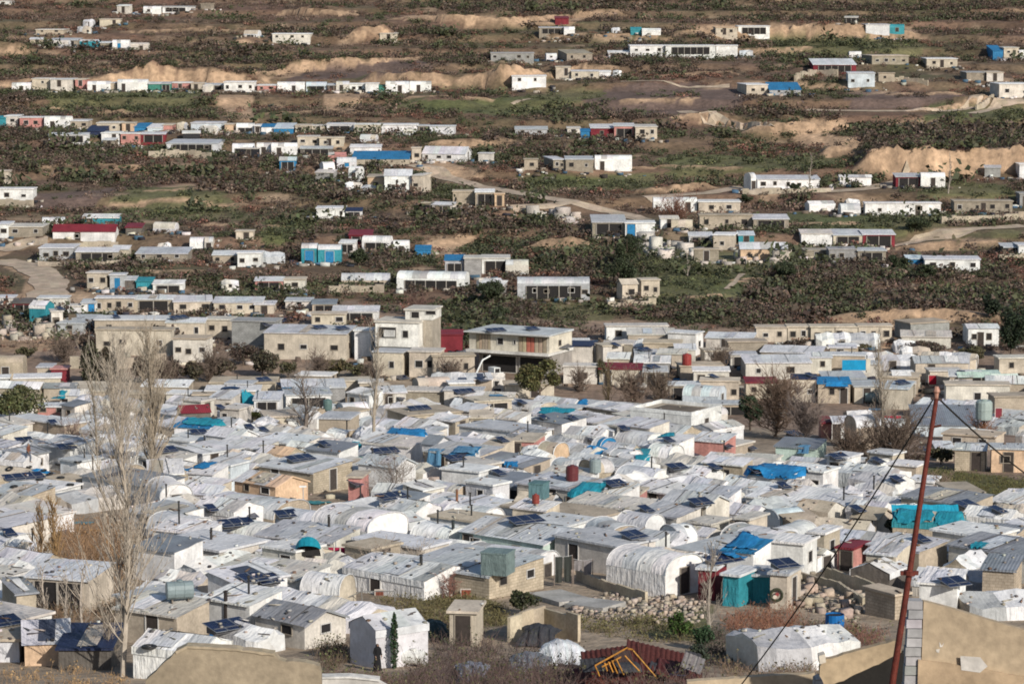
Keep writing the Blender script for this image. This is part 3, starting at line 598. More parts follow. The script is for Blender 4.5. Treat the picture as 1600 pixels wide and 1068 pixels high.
# ---------------------------------------------------------------- far hillside: u0 u1 top eave base type yaw wall roof options depth | label @ landmark phrase
parse('''
225 253 14 17 22 B 0 w w D3 @ white tent in upper-left corner
257 303 9 11 19 F -5 w a W3,X
155 192 31 33 39 F 5 n n D7
61 104 46 48 54 F 0 c q W2
0 19 2 4 9 F 0 w w D5
80 126 59 63 72 S 0 s a X
126 157 62 65 76 H 0 t t - | teal sheet tent on the upper left hillside @ upper-left teal sheet tent
158 177 65 67 76 S 0 s h -
177 203 64 67 77 B 0 w w D4
205 233 67 69 78 H 0 q q D6
20 50 130 134 143 B 0 w w D5
54 83 129 131 142 F 0 n q W1
84 118 129 132 143 F 0 q h D4
121 137 130 132 142 F 0 p n D5
138 174 129 132 143 B 0 w w D3
176 184 131 133 142 F 0 c a -
185 232 126 129 143 B 0 w w D2 | long white arched tent in the uppermost long row, widest there @ long-row widest white tent
233 252 128 131 143 S 0 e h -
253 268 128 131 143 S 0 e a X
269 299 128 130 141 F 0 p w D5
301 320 129 131 142 F 0 n n D4
321 351 130 133 142 S 0 c a X
352 399 127 129 144 F 0 w w W3
404 432 132 134 144 F 0 p w W2
434 477 130 133 144 B 0 w w D6
479 511 130 133 144 B 0 l l X
513 524 131 133 144 S 0 d a D5
526 546 130 132 144 B 0 q q D4
547 571 130 132 144 F 0 w w W2
572 592 130 131 146 F 0 w w - 
592 602 133 135 146 S 0 e e - | narrow green sheet shack at the end of the white box @ narrow green sheet shack
603 640 129 132 146 B 0 w w D6
641 674 129 132 144 B 0 w w D4
0 11 182 185 200 S 0 t t -
12 33 183 186 199 F 0 q w W1
34 70 183 185 202 F 0 p w W2
71 113 184 187 203 B 0 w w D3
114 141 188 191 203 F 0 c h W2
155 191 190 193 207 F 0 n q W2
193 212 191 193 207 F 0 o n D5
214 234 193 200 207 S 0 b b - | blue sheet roofed shack with white sheet beside it, upper left @ upper-left blue shack
235 257 193 200 208 S 0 l w -
258 272 193 196 206 F 0 p n -
301 352 190 193 207 F -4 l h W1 
353 366 193 195 208 F 0 o n -
370 398 193 198 208 B 0 w w X
400 409 194 197 209 F 0 w w D5
410 430 193 198 209 S 0 w b - | small white shack with bright blue roof in the second long row @ second-row blue roof
431 461 193 202 209 S 0 b l -
463 487 194 197 208 F 0 n n W2
488 509 195 197 208 F 0 n q D5
512 553 192 195 208 F 0 h h X
555 596 193 195 210 F 0 n w W2
597 653 193 196 210 F 0 w w W3
654 671 195 197 210 F 0 s a X
672 712 196 198 211 F -4 h h - | last pale grey shed at the right end of the second row @ last second-row shed
78 139 210 213 225 S 0 w h X
139 167 200 210 214 S 0 z z - | shack under a navy blue sheet on the left hillside @ navy sheet shack
162 190 213 216 227 F 0 w w D7
191 221 213 215 229 F 0 p w W2
222 260 210 213 226 S 0 r h X
263 351 217 224 239 S -6 h a W3,X | long grey-white metal shed above a stone terrace, left hillside @ long grey-white metal shed
364 398 226 230 243 B 0 w w X
402 424 226 229 244 B 0 w w D5
425 465 225 229 245 B 0 w w D3
466 499 212 214 229 F 0 n q W2
500 538 214 216 230 F 0 n n D4,W2
470 520 228 232 244 S 0 d a X
548 596 229 234 243 S 0 w w -
552 641 235 248 258 S 0 c b W3 | beige house with wide bright blue sheet roof left of the white hall @ wide blue-roofed house
644 658 230 232 253 F 0 n n W1
660 737 229 241 253 G -14 w h W4,V1,E5 6 | white gabled hall with grey metal roof and row of small windows @ white gabled hall
514 541 238 243 256 H 0 p p D5 | small pink ridge tent left of the white gabled hall @ small pink tent
438 463 245 251 266 G 0 b l X | small blue sheet cabin in dark bushes, left of middle @ small blue cabin
499 524 258 262 275 B 20 w w D6
545 569 266 270 284 B -20 w w D5
576 601 272 277 300 F 0 o c D5 | orange plastered block house joined to a white house @ orange block house
602 644 264 275 304 G 0 w h D3,W2
645 673 270 275 305 F -12 n q W1
708 742 297 300 321 F 0 i i - 
743 772 295 300 321 S 0 c w X
773 788 302 304 322 F 0 o o D5 | ruined tan block house corner by the dirt track, no roof sheet @ ruined tan house
428 487 57 60 69 F 0 q w W3
595 622 57 59 67 F 0 n q D5
767 834 80 84 95 F 0 g g W4
800 853 123 127 139 F 0 w w W2 | big dirty white flat house on the tan bank, upper middle @ dirty white bank house
868 891 109 111 124 F 0 n n D7
892 935 109 112 124 F 0 n h W2
936 954 111 113 120 S 0 w w -
872 925 77 84 96 S 12 s s W2 | stone house with sloping grey roof above the small green meadow @ sloping stone house
842 880 41 44 53 F 0 s a X
881 898 43 46 53 B 0 w w -
867 888 27 31 39 S 0 r r - | red sheet shack highest up the hill @ topmost red shack
950 982 79 82 91 S 0 w w X
983 1037 76 79 91 F 0 w w W3
1038 1116 73 78 91 F 0 w w X | long white flat-roofed shed with dark pillared open front, upper hillside @ pillared white shed
1117 1154 77 79 91 F -4 w w -
1155 1176 78 81 90 H 0 l l -
985 1002 43 46 53 H 0 t t - | little teal tent near the top of the slope @ little teal tent
1003 1032 45 48 55 H 0 w w -
1116 1150 47 50 61 F 0 n o D4,W2
1151 1200 45 48 60 F 0 w w X
1154 1197 129 133 148 F 8 n w W2
1199 1248 128 140 149 S 0 a b W2 | low grey house under a bright blue sheet roof, upper right @ upper-right blue roof
805 855 197 202 213 S 0 a a W2
886 906 198 201 212 F 0 q q D5
907 921 201 205 216 S 0 b b - | tiny blue shack beside the messy red and white row @ tiny blue shack
922 958 193 200 215 S 0 r h W1
959 990 192 197 216 S 0 p h X
991 1025 194 199 217 F 0 n q W2
850 882 244 250 266 F 10 s h W2
883 926 243 250 268 F 0 s a W2
929 987 243 249 267 B 0 w w D2
1349 1386 39 41 52 F 0 h h - | pale grey box hut beside the cyan tent near the top right @ pale grey box hut
1389 1412 39 44 51 B 0 t t D5 | bright cyan rounded tent near the top right @ bright cyan tent
1326 1345 81 85 91 B 0 w w -
1349 1416 84 88 101 F 8 s n W4
1267 1334 94 104 116 S 0 r h X
1321 1367 109 116 137 F -4 l h W2 | tall pale blue-grey house with flat roof, upper right @ tall blue-grey house
1443 1491 91 94 107 F 0 n w D5,W2
1546 1562 77 86 94 S 0 b b -
1563 1586 78 82 94 F 0 n q W2
1587 1610 78 83 93 B 0 w w -
1505 1534 111 114 126 F 0 s g -
1536 1562 111 114 127 F 0 q n D5
1551 1606 129 132 153 F 4 q w W2 | big off-white flat house at the upper right picture edge @ off-white edge house
1163 1180 275 279 298 B 25 w w D5
1181 1278 273 280 296 S 0 w h W5 | long white house with grey sloping roof and stone terrace, right hillside @ long terrace house
1311 1360 273 277 290 G 0 w w V1 | small plain white gabled house below the tan cliff @ small plain white house
1397 1436 270 276 292 S 0 r a X
1437 1475 270 276 293 B 0 w w D5
1258 1304 314 319 331 H 12 w w - | white sagging tent leaning down to the left, right hillside @ sagging white tent
1350 1468 316 318 337 F 0 w w W2,D7 | long pure white flat-roofed house with two dark windows @ long pure-white house
1488 1579 312 315 333 F 0 s s W4,D5 | long roofless grey stone house right of the white one @ roofless stone house
1590 1620 300 303 322 F 0 g g D3
1588 1610 262 266 280 F 0 w w -
0 16 266 268 290 F 0 n n W1
0 55 293 296 314 F 0 w w W2 | white flat house on stone terrace at left picture edge @ left-edge white house
131 188 334 340 351 S 0 t w D2 | white sheet tent with teal end above the red roof @ teal-ended tent
0 18 346 351 372 F 0 w h W1
18 72 349 355 370 F 0 s q W3
86 183 350 362 378 G 0 w r W4,D4 5 | white house with long bright maroon-red pitched roof @ red-roofed white house
199 224 353 360 366 S 0 d r -
67 120 381 388 408 F 0 a h W3
121 187 386 393 410 S 0 s h W3,X
217 297 385 396 409 S 0 s a W3
298 320 375 381 390 B 0 w w -
321 334 377 381 390 B 0 q q D5
334 372 391 398 414 S 0 c h W2
373 410 392 396 417 F 0 w w W2
370 397 360 362 374 F 0 n n D6
138 173 424 427 452 F -8 n q W2
174 197 427 430 453 F 0 a h D5
197 214 434 437 453 S 0 d a -
215 240 436 439 454 S 0 t t - | teal painted hut on the left, above the town roofs @ teal painted hut
241 288 438 443 457 S 0 w w X
496 540 322 326 341 F 0 w w W3
541 566 324 329 341 S 0 w z X
472 497 380 388 411 B 0 t h T5
498 534 382 390 412 B 0 t h T5
547 582 369 378 388 S 0 r r X | maroon metal canopy shed attached to a white arched tent @ maroon canopy shed
566 614 368 377 396 B -10 w w X
615 640 377 383 396 B 0 w w D5
650 673 383 390 401 S 0 b b - | small dark blue sheet shelter among brown bushes @ dark blue shelter
696 725 397 406 432 S 0 a b X
726 752 399 404 433 F 0 g q -
753 796 398 404 428 F 0 w q X
790 826 409 414 430 B 0 q q -
400 443 432 438 456 S 0 p h X
445 478 433 437 455 F 0 q n W1
534 610 426 438 447 B 0 c a X | long low grey arched shed on a stone wall @ low grey arched shed
620 734 424 436 453 B -8 w w X 5 | long white arched shed with dark open front, right end bright @ long white arched shed
808 921 438 443 468 B 0 a a W6,X 5 | long grey arched building with pillars above the balcony house @ long grey arched building
924 976 334 347 366 S 0 s a X | grey metal-roofed stone house with shaded porch, middle right @ shaded porch house
976 1022 345 349 369 F 0 w w T2 | white house with bright blue sheet door @ blue-doored white house
1020 1088 308 315 332 B 0 w w D8
1090 1155 312 316 333 F 0 n w W2
1092 1174 334 337 358 F 0 c c W3 | long beige block house with flat roof behind the red-brown bush @ long beige block house
1175 1230 334 342 360 S 0 s h X
1076 1112 363 369 381 S 0 w h X
1113 1153 363 368 391 F -10 n w W1
1153 1177 361 367 381 S 0 t l D5
1155 1228 378 389 408 G 0 o h W2 5
964 996 437 444 470 G 15 n n W1 4
996 1030 435 438 466 F 10 n n W2 | tan block house with shallow roof on the green slope @ tan slope house
1250 1298 364 371 384 S 0 w q -
1298 1344 357 367 384 S 0 n h X
1345 1395 358 366 386 S 0 r h X
1255 1292 388 392 405 F 0 s s W1
1293 1336 386 390 411 F 0 g g W3
1337 1381 387 392 412 F 0 s a X
1415 1440 399 404 418 S 0 b l -
1441 1530 400 406 424 F -4 w h W3 | long white house among dark bushes, right of middle @ white house in bushes
1563 1586 379 386 398 S 0 k a X
1587 1620 379 384 400 F 0 w h D5
''')
# ---------------------------------------------------------------- the town band along the valley
parse('''
0 24 462 466 478 F 0 q h W1
22 58 468 476 486 S 0 r d X
48 84 470 478 508 H -18 t w -
62 108 462 466 486 F 0 q h D3
108 131 477 479 493 F 0 w q -
76 101 484 487 517 F 14 q q D4,W1 | narrow off-white tower house near the left edge @ narrow off-white tower
130 152 467 473 492 S 0 w a D7
152 212 463 466 490 F 0 c h W4
212 272 461 467 489 S 0 c h X
268 334 461 471 490 S 8 n h W2
336 412 463 472 490 S 0 n h W3
99 152 488 506 522 F -6 a a W1
152 262 493 500 524 F 0 c h W3
262 322 496 503 535 S 0 n h W2
321 368 495 500 528 F -6 n q W2
364 440 497 503 545 F -10 g g - | tall plain grey concrete building left of the long solar roof @ plain grey concrete building
152 272 512 516 556 F -4 n c W4
273 331 524 530 566 F -8 q i W3
415 556 509 521 563 S -8 n a W3,V2 7 | long cream building whose dark roof carries many panels @ long cream building
555 585 512 517 562 F -6 w w V1
448 488 466 472 484 F 0 q a W1
489 526 467 474 488 S 0 c m X
521 592 477 486 500 S 0 w h X
488 541 488 491 510 F 0 n n W2
400 430 470 476 490 F 0 n h D5
584 640 545 551 588 F -14 n a W1
640 694 544 550 590 F -8 n q W2
640 672 548 553 580 F -8 q h D5
672 742 555 557 592 F 8 c c W2,D3
531 583 590 596 618 F 12 n n D8
673 723 517 522 550 S 0 r r - | dark maroon metal-clad block beside the two-storey house @ maroon clad block
858 932 533 541 572 F -10 q z W1,V1
880 936 570 573 600 F -6 q q W1
930 972 537 541 572 F 20 q n D7
945 1043 508 510 536 F 3 w q W2 | long white wall-like house right of the balcony building @ long plain white wall
1043 1099 515 522 556 F -25 w h V1
992 1026 547 553 570 S 0 y a -
936 1004 567 576 602 S -6 n r D2
1005 1042 572 580 605 S 0 s a X
1093 1156 590 596 628 F -6 n n W3
1095 1140 545 549 570 F 8 q n D5,W1
1140 1180 550 554 575 F 0 q a X
1045 1092 596 602 630 F 0 s h X
1164 1212 588 597 622 S 0 n r W2
1065 1136 612 620 642 B -20 l l E5 5 | pale translucent arched greenhouse behind the flat white building @ pale arched greenhouse
1180 1228 508 512 534 F 0 n n W2
1229 1264 508 511 534 F 0 n n W2
1265 1302 508 511 535 F 0 n n W2
1303 1338 508 511 535 F 0 n n W2
1339 1391 506 510 535 F 0 n n W3 | long cream house at the right end of the terraced row @ cream row end house
1398 1482 503 506 532 F 24 g c V1 | grey concrete block house with plain side on the right @ plain concrete block house
1508 1556 505 513 540 G 0 w h D4,W2 5 | small white house with grey roof beside the dark trees @ house by dark trees
1555 1640 557 560 583 F 4 n q W2 | cream upper house at right edge with square window @ right-edge cream house
1234 1276 585 592 628 F -6 n z W2
1276 1326 588 598 630 S 0 i b D8,W1
1326 1380 594 604 630 F 4 n a D4
1374 1432 595 608 640 F -14 n l -
1448 1500 577 580 603 F 3 n q D9
1395 1426 581 584 600 F 0 q w X
1500 1560 582 586 606 S 0 v v X
1475 1576 598 602 642 F -4 q n W1,V1 | broad off-white house with one window behind the red pole @ broad off-white house
1420 1530 630 664 682 S -4 l m - 10 | big ribbed grey metal-roofed hall behind the red pole @ ribbed metal hall
1545 1640 616 620 668 F 6 c c D3
1316 1366 644 652 664 H 14 i n -
1300 1322 655 660 686 S 0 w h D2
1281 1302 655 660 684 S 0 p r - | small pink-red hut with white side right of bare thicket @ small pink-red hut
1320 1372 657 668 700 B 20 i a -
1372 1424 657 668 690 B -14 c d -
1486 1548 692 704 736 G -12 i a D7 5
1545 1604 696 702 738 F -8 o a D5,W1
1100 1180 630 634 648 F 0 i a X
1460 1486 700 708 720 S 0 c h -
0 40 555 566 596 B 0 i i D3 | earth coloured arched shelter with dark mouth, left edge @ earth arched shelter
62 84 568 574 596 F 0 c a -
83 107 574 577 598 F 0 r p - | small bright red hut left of the dark conifers @ small red hut
80 106 607 618 626 S 0 w t - | small hut with turquoise sheet roof near the olive tree @ turquoise-roofed hut
110 170 596 612 626 S 0 c n D5
165 216 612 626 640 F -10 c a X
62 132 630 636 652 F 0 p h W3
''')
# ---------------------------------------------------------------- the camp
parse('''
0 60 655 682 0 H -32 w h - 6
18 110 655 690 0 H -38 w w C 7
60 150 668 700 0 S -36 w h - 8
96 158 700 722 0 F -40 w a C 5
0 62 695 722 0 H -24 w w - 7
0 126 722 770 792 F -28 w w - 9 | wide white flat roof weighted with tyres, left edge @ wide tyre-weighted roof
276 330 622 645 0 G 18 d r - 5 | dark shack under a faded maroon pitched roof @ faded maroon roof
330 384 604 622 0 S -14 q h W3 6
345 392 618 640 0 F -24 q q W2 4
378 404 617 630 645 B 0 e e - | small teal-green domed shelter left of the round tree @ teal-green dome shelter
274 348 650 668 0 S -20 w b - 6 | white tent covered by long cyan-blue sheet @ long cyan sheet roof
322 402 654 684 0 G -34 w h C 7
262 300 668 690 0 H -34 w w - 5
296 356 716 740 0 S -22 w w - 6
352 382 700 728 0 F -30 l h - 4
226 292 716 740 0 S 8 n w - 6
252 294 730 738 768 F -30 i n - 4
292 330 726 738 762 F -24 q w D5 4
322 362 733 744 770 F -28 n n D7 4
374 412 716 738 762 G -36 i h - 5
366 482 734 760 786 G -40 o o W2 5 | orange plastered gabled house with lit front @ orange gabled house
404 552 706 738 771 S -38 i h D3,E5 8 | large grey-roofed house with white door behind the orange one @ large grey-roofed house
553 568 741 746 783 F -10 p n - 2 | narrow pink wall hut at the grey-roofed house @ narrow pink hut
541 566 718 724 746 F -10 e e - 3 | small dark green box cabin among bare shrubs @ dark green cabin
243 287 760 778 802 B -66 w w E5 5 | bright white rounded tent end with pink blankets @ bright rounded tent
300 412 772 800 0 H -36 w w - 7
496 590 786 808 0 H -40 w w - 6
590 690 775 800 0 H -38 w h C 7
643 706 594 606 623 B 20 n n X | cream barrel-roofed hut under the cream walls @ cream barrel hut
577 612 596 606 0 F 10 n n - 4
524 578 634 646 660 B 24 w w W3 | white barrel tent with three dark windows by poplars @ three-window barrel tent
604 722 618 650 672 F 28 c c V1 7 | long beige concrete shed with panels on its flat roof @ long concrete shed
722 800 600 628 0 F 24 n n X 7
735 770 640 652 676 S 0 c n X 4
775 830 635 655 0 S -30 w q - 5
405 470 638 652 676 F 12 n n D9 5
452 482 652 656 676 F 0 w g - 3
400 440 610 624 0 S 0 w h X 5
440 520 604 618 0 F 8 w a X 6
500 560 640 655 0 F -10 c a - 5
600 664 667 684 0 S -16 o b D2 5 | peach hut topped with bright blue sheet, camp middle @ blue-topped peach hut
660 706 680 694 0 G -34 h m W2 5
700 752 676 690 0 H -24 i h D7 5
752 804 680 698 0 S -28 n n D4 5
400 478 690 712 0 H -34 i o - 6
478 560 676 706 0 S -32 w m - 6
560 650 706 730 0 G -34 w a - 7
700 750 700 716 0 S -12 w b - 5
690 776 712 738 0 F -30 w w C 6
783 810 718 724 744 B 0 b b - | bright blue sheet shelter beside the ribbed metal house @ bright blue shelter
704 770 733 742 772 F -26 i i W2,D8 5
762 834 724 748 0 H -36 w h - 6
735 864 742 762 786 S -30 a m X,E5 7 | grey house with ribbed metal roof and teal box @ ribbed metal-roof house
800 852 680 690 722 F -14 p n D2,W1 5 | pink-red plastered hut with patchy roof @ pink-red hut
838 890 698 712 732 B -34 o i - 5 | tan earthen arched hut right of the pink-red hut @ tan earthen hut
868 935 678 704 0 H -30 w a - 5
930 958 690 704 716 B -40 b b - 4 | small bright blue tent end beside striped roof @ small bright blue tent
880 960 662 682 0 H -30 w w - 7
960 1040 668 696 0 B -40 w h - 6
950 1006 700 724 0 B -36 w a - 5
990 1014 712 718 734 S -10 w t - 3
1010 1070 694 716 0 B -36 w w - 6
904 960 712 740 766 B 30 i c - 5
960 1052 728 756 0 B -38 w h C 6
890 945 754 772 0 S -24 w t - 6 | low tent with flat teal sheet roof, camp middle right @ flat teal roof
940 1000 748 772 0 S -34 w w - 6
976 1012 764 772 806 F -16 p n W1 3 | two-tone pink hut with grey window, camp middle right @ two-tone pink hut
1034 1140 760 790 0 G -38 q a D8 8
1040 1130 716 745 0 H -38 w w - 7
1060 1150 736 765 0 H -36 w h - 7
1120 1224 738 768 0 H -38 q h - 8
1095 1180 696 722 0 H -36 w h C 7
1156 1222 706 724 740 F -20 w q D2 6
1166 1258 722 745 0 S -34 w b - 8 | white house under the largest bright blue sheet roof @ largest blue sheet roof
1020 1085 672 692 0 S -36 w w - 6
1080 1150 670 690 0 S -28 p h - 6
1210 1292 680 700 0 S -24 v m - 7 | pale green house with dull metal roof at thicket edge @ dull metal roof
1290 1346 694 716 0 F -34 w h W1 6
1230 1310 712 738 0 F -34 w w W2 7
1314 1352 716 728 752 S -30 a a D8 4
1350 1396 718 738 0 B -44 w w E5 5 | bright white rounded tent with one panel, right camp edge @ bright white edge tent
1390 1420 742 756 0 H -44 w w - 4
1418 1470 738 754 776 F -20 w w - 5
1470 1530 758 772 794 F 10 i s W1 5
1390 1512 794 820 0 H -16 i t - 7 | house under sagging teal-blue sheets behind the red pole @ sagging teal sheets
1512 1602 806 846 866 S -30 i m X 8 | tan house with ribbed grey metal roof, right edge @ tan ribbed-roof house
1500 1600 786 812 0 H -30 w w - 7
1320 1400 780 800 0 H -32 w h - 6
1330 1398 796 812 836 G -34 n c W2 6
1216 1286 804 818 844 S 22 i i - 6
1190 1260 808 822 0 B 26 l l - 5
1240 1320 772 800 0 H -34 q i - 7
1264 1312 820 834 882 F -30 c w V1 5 | tall bare block wall house with white top @ tall bare block house
1312 1352 846 858 892 F -30 p r D6 5 | small house with faded red front and blue door @ faded red house
1350 1424 842 866 0 S -28 n h - 6
1424 1530 830 870 0 H -36 w h X 7
1530 1600 868 890 0 S -20 i m - 6
1128 1206 836 862 0 S -30 w b - 6
1200 1278 836 850 902 F -26 w w V1 5 | bright white two-part house with brown window @ bright white two-part house
1150 1198 800 812 848 F -34 n q D3,W1 5
1074 1140 806 820 846 F -34 q q W1 5
960 1040 806 830 0 B -36 w h - 6
1030 1090 820 848 0 B 30 w w - 5
876 930 786 800 0 H -30 w w - 6
930 986 828 846 868 B -64 i h E6 6 | cream-fronted arched tent with panel on its right flank @ cream-fronted arched tent
716 936 796 850 886 G -40 v h D1,W2,V1 8 | large pale tent house with grey ridge roof and pale green side @ large pale tent house
690 790 790 820 0 B -36 w w C 7
742 800 765 786 0 H 20 i i - 6
486 640 792 830 870 B -40 w w - 8 | broad white double barrel tents left of the dark gap @ broad white barrel tents
640 740 800 850 0 B -40 w w C 7
534 756 866 908 938 H -40 w w D4,E5 8 | long white ridge tent with brown doors on a grassy edge @ long white ridge tent
628 852 858 900 936 S -38 i a V2 9 | grey flat-sloped house with beige end wall and window @ grey-sloped beige house
228 340 796 836 0 B -40 w w C 7
208 318 820 862 0 S -34 w m - 7 | white shed under broad dark metal roof behind poplar @ broad dark metal roof
244 420 838 862 898 F -38 q h D5,C 6 | off-white plastered house with small porch door @ off-white porch house
338 452 808 846 0 B -40 w w C 7
410 506 840 862 912 F -38 q w D7,E5 5 | white house with black doorway and teal dome @ black-doorway house
430 520 790 826 0 B -34 w w - 6
206 318 884 932 0 H -36 w w - 7
318 442 900 944 0 S -36 w w C 8 | white sheet roof with black stovepipe, lower left @ white stovepipe roof
398 542 930 976 1014 G -42 q f W1,V1 7 | grey tarpaulin-roofed house with pale walls, bottom left @ grey tarpaulin house
330 452 960 1000 0 H -36 w w - 7
210 362 978 1020 0 H -24 w w - 6
470 556 908 930 0 B -20 n w - 5
546 670 958 984 1044 H 34 h h - 5 | pale grey tent behind the narrow cypress, front lit @ cypress tent
703 755 950 957 1009 F -8 n n D5 2.2 | little concrete outhouse with narrow dark door @ little concrete outhouse
0 62 880 926 0 S 28 c f - 9
46 176 876 905 958 S -18 n h X 7 | grey sheet-roofed stone hut behind bare saplings, lower left @ grey sheet-roofed hut
0 40 985 1010 1034 F 0 h i - 4
28 118 980 1020 1040 G 10 o h - 5
102 184 984 1022 1046 S 0 d z - 5 | dark navy sheet shelter at the bottom left @ dark navy shelter
946 1100 862 898 934 B -42 w w E5 8 | big white tunnel tent with bright rounded end @ big white tunnel tent
1094 1132 884 890 938 F -20 r h - 4 | dark maroon sheet hut left of the teal box @ maroon sheet hut
1128 1184 890 900 948 F -30 t h - 3.5 | bright teal sheet cabin with flat roof, lower right @ bright teal cabin
1180 1204 895 900 942 F -10 t a - 2.5
1202 1252 888 898 952 F -24 n a E5 4 | beige hut with round wreath mark and dark panel @ wreath-marked hut
1327 1420 884 908 924 H 58 d w - 6 | white tent whose low gable end is charcoal brown @ charcoal-ended tent
1360 1410 922 930 968 F 34 i i - 3 | small windowless cream block hut, lower right @ windowless block hut
1432 1512 890 912 0 S -20 w w - 6
1502 1600 880 910 0 H -26 q h - 7
1476 1640 912 950 0 H 16 c h - 9
1129 1345 978 1028 1050 L 22 q w - 8 | big low draped white tarpaulin tent at the bottom right of centre @ bottom white tarpaulin tent
''')
# ---------------------------------------------------------------- two-storey house, balcony house, flat-roofed white block: extra storeys as parts of one house
def block_part(root, name, x0, x1, y0, y1, z0, z1, c, m='plaster', roofc=None):
    mb = MB(); mb.box(x0, x1, y0, y1, z0, z1, c, skip='b'); o = mb.build(name, m, root)
    if roofc:
        rb = MB(); rb.box(x0 - .2, x1 + .2, y0 - .2, y1 + .2, z1 + .003, z1 + .22, roofc); rb.build('roof_slab', 'concrete', root)
    return o
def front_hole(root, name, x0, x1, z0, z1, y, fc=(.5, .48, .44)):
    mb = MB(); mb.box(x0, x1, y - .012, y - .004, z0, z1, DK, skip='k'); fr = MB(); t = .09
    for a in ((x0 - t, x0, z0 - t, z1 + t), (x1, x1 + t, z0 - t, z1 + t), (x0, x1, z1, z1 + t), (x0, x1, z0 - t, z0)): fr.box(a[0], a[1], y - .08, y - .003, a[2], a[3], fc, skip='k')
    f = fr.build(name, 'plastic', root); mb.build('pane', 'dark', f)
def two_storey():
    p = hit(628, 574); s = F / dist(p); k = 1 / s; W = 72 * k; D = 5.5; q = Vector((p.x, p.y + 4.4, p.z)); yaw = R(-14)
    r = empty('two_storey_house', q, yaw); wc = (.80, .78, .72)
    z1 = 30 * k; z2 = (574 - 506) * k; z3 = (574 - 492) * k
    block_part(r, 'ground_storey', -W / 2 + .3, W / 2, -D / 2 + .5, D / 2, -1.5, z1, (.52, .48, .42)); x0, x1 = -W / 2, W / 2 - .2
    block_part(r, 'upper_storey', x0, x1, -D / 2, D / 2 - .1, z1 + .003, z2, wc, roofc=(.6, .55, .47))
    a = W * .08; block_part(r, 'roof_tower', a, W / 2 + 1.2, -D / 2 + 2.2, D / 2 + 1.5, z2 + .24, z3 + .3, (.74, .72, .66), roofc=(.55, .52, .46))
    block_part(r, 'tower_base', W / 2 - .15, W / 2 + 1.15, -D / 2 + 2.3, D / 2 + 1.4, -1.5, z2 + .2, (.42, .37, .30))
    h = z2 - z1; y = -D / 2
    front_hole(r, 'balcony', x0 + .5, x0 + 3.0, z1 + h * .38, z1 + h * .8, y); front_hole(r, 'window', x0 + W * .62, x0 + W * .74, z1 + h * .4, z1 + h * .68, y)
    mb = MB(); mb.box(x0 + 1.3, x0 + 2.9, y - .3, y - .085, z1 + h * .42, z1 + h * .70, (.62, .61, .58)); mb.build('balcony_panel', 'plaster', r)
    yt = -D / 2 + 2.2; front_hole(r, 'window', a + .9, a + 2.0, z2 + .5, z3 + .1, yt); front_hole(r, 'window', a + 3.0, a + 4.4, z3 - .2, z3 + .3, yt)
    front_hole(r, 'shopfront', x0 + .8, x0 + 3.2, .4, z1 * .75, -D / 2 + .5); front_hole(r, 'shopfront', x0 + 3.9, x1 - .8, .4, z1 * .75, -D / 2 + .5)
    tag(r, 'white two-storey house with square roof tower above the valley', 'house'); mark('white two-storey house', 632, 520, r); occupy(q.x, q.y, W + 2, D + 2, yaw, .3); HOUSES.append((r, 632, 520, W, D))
two_storey()
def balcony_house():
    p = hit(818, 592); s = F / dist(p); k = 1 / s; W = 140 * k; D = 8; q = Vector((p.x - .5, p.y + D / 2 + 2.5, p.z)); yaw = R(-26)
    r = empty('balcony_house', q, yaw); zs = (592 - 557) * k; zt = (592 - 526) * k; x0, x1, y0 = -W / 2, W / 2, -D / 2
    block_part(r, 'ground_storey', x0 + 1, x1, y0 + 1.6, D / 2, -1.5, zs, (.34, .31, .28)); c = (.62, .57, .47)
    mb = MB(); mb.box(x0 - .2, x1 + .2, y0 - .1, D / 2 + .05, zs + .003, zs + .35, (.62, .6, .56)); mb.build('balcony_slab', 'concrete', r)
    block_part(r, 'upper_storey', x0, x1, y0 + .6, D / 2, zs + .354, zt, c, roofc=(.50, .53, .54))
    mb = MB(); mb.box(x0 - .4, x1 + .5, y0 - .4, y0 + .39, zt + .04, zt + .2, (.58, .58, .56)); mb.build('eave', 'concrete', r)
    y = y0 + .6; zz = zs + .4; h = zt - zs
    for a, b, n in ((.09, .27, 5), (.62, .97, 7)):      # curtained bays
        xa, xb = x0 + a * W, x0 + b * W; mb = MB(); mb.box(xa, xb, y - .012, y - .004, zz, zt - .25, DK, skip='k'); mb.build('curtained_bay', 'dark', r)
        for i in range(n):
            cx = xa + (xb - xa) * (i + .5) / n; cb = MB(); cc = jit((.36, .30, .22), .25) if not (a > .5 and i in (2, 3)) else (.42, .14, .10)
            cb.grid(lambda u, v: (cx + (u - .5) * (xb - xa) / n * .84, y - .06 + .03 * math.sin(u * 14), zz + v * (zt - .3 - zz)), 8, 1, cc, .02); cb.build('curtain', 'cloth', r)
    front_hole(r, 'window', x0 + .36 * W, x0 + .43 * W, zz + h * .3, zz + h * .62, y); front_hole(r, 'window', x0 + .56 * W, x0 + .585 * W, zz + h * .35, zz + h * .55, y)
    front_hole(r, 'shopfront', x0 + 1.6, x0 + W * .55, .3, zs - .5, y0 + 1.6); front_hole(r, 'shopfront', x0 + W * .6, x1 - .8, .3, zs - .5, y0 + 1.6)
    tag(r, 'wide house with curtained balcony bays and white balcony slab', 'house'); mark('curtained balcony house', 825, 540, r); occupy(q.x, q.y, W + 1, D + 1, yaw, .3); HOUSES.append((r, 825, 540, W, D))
    opening(r, 'window', 0, zt - 1.6, .8, .7, 'r', W, D, DK, True)
balcony_house()
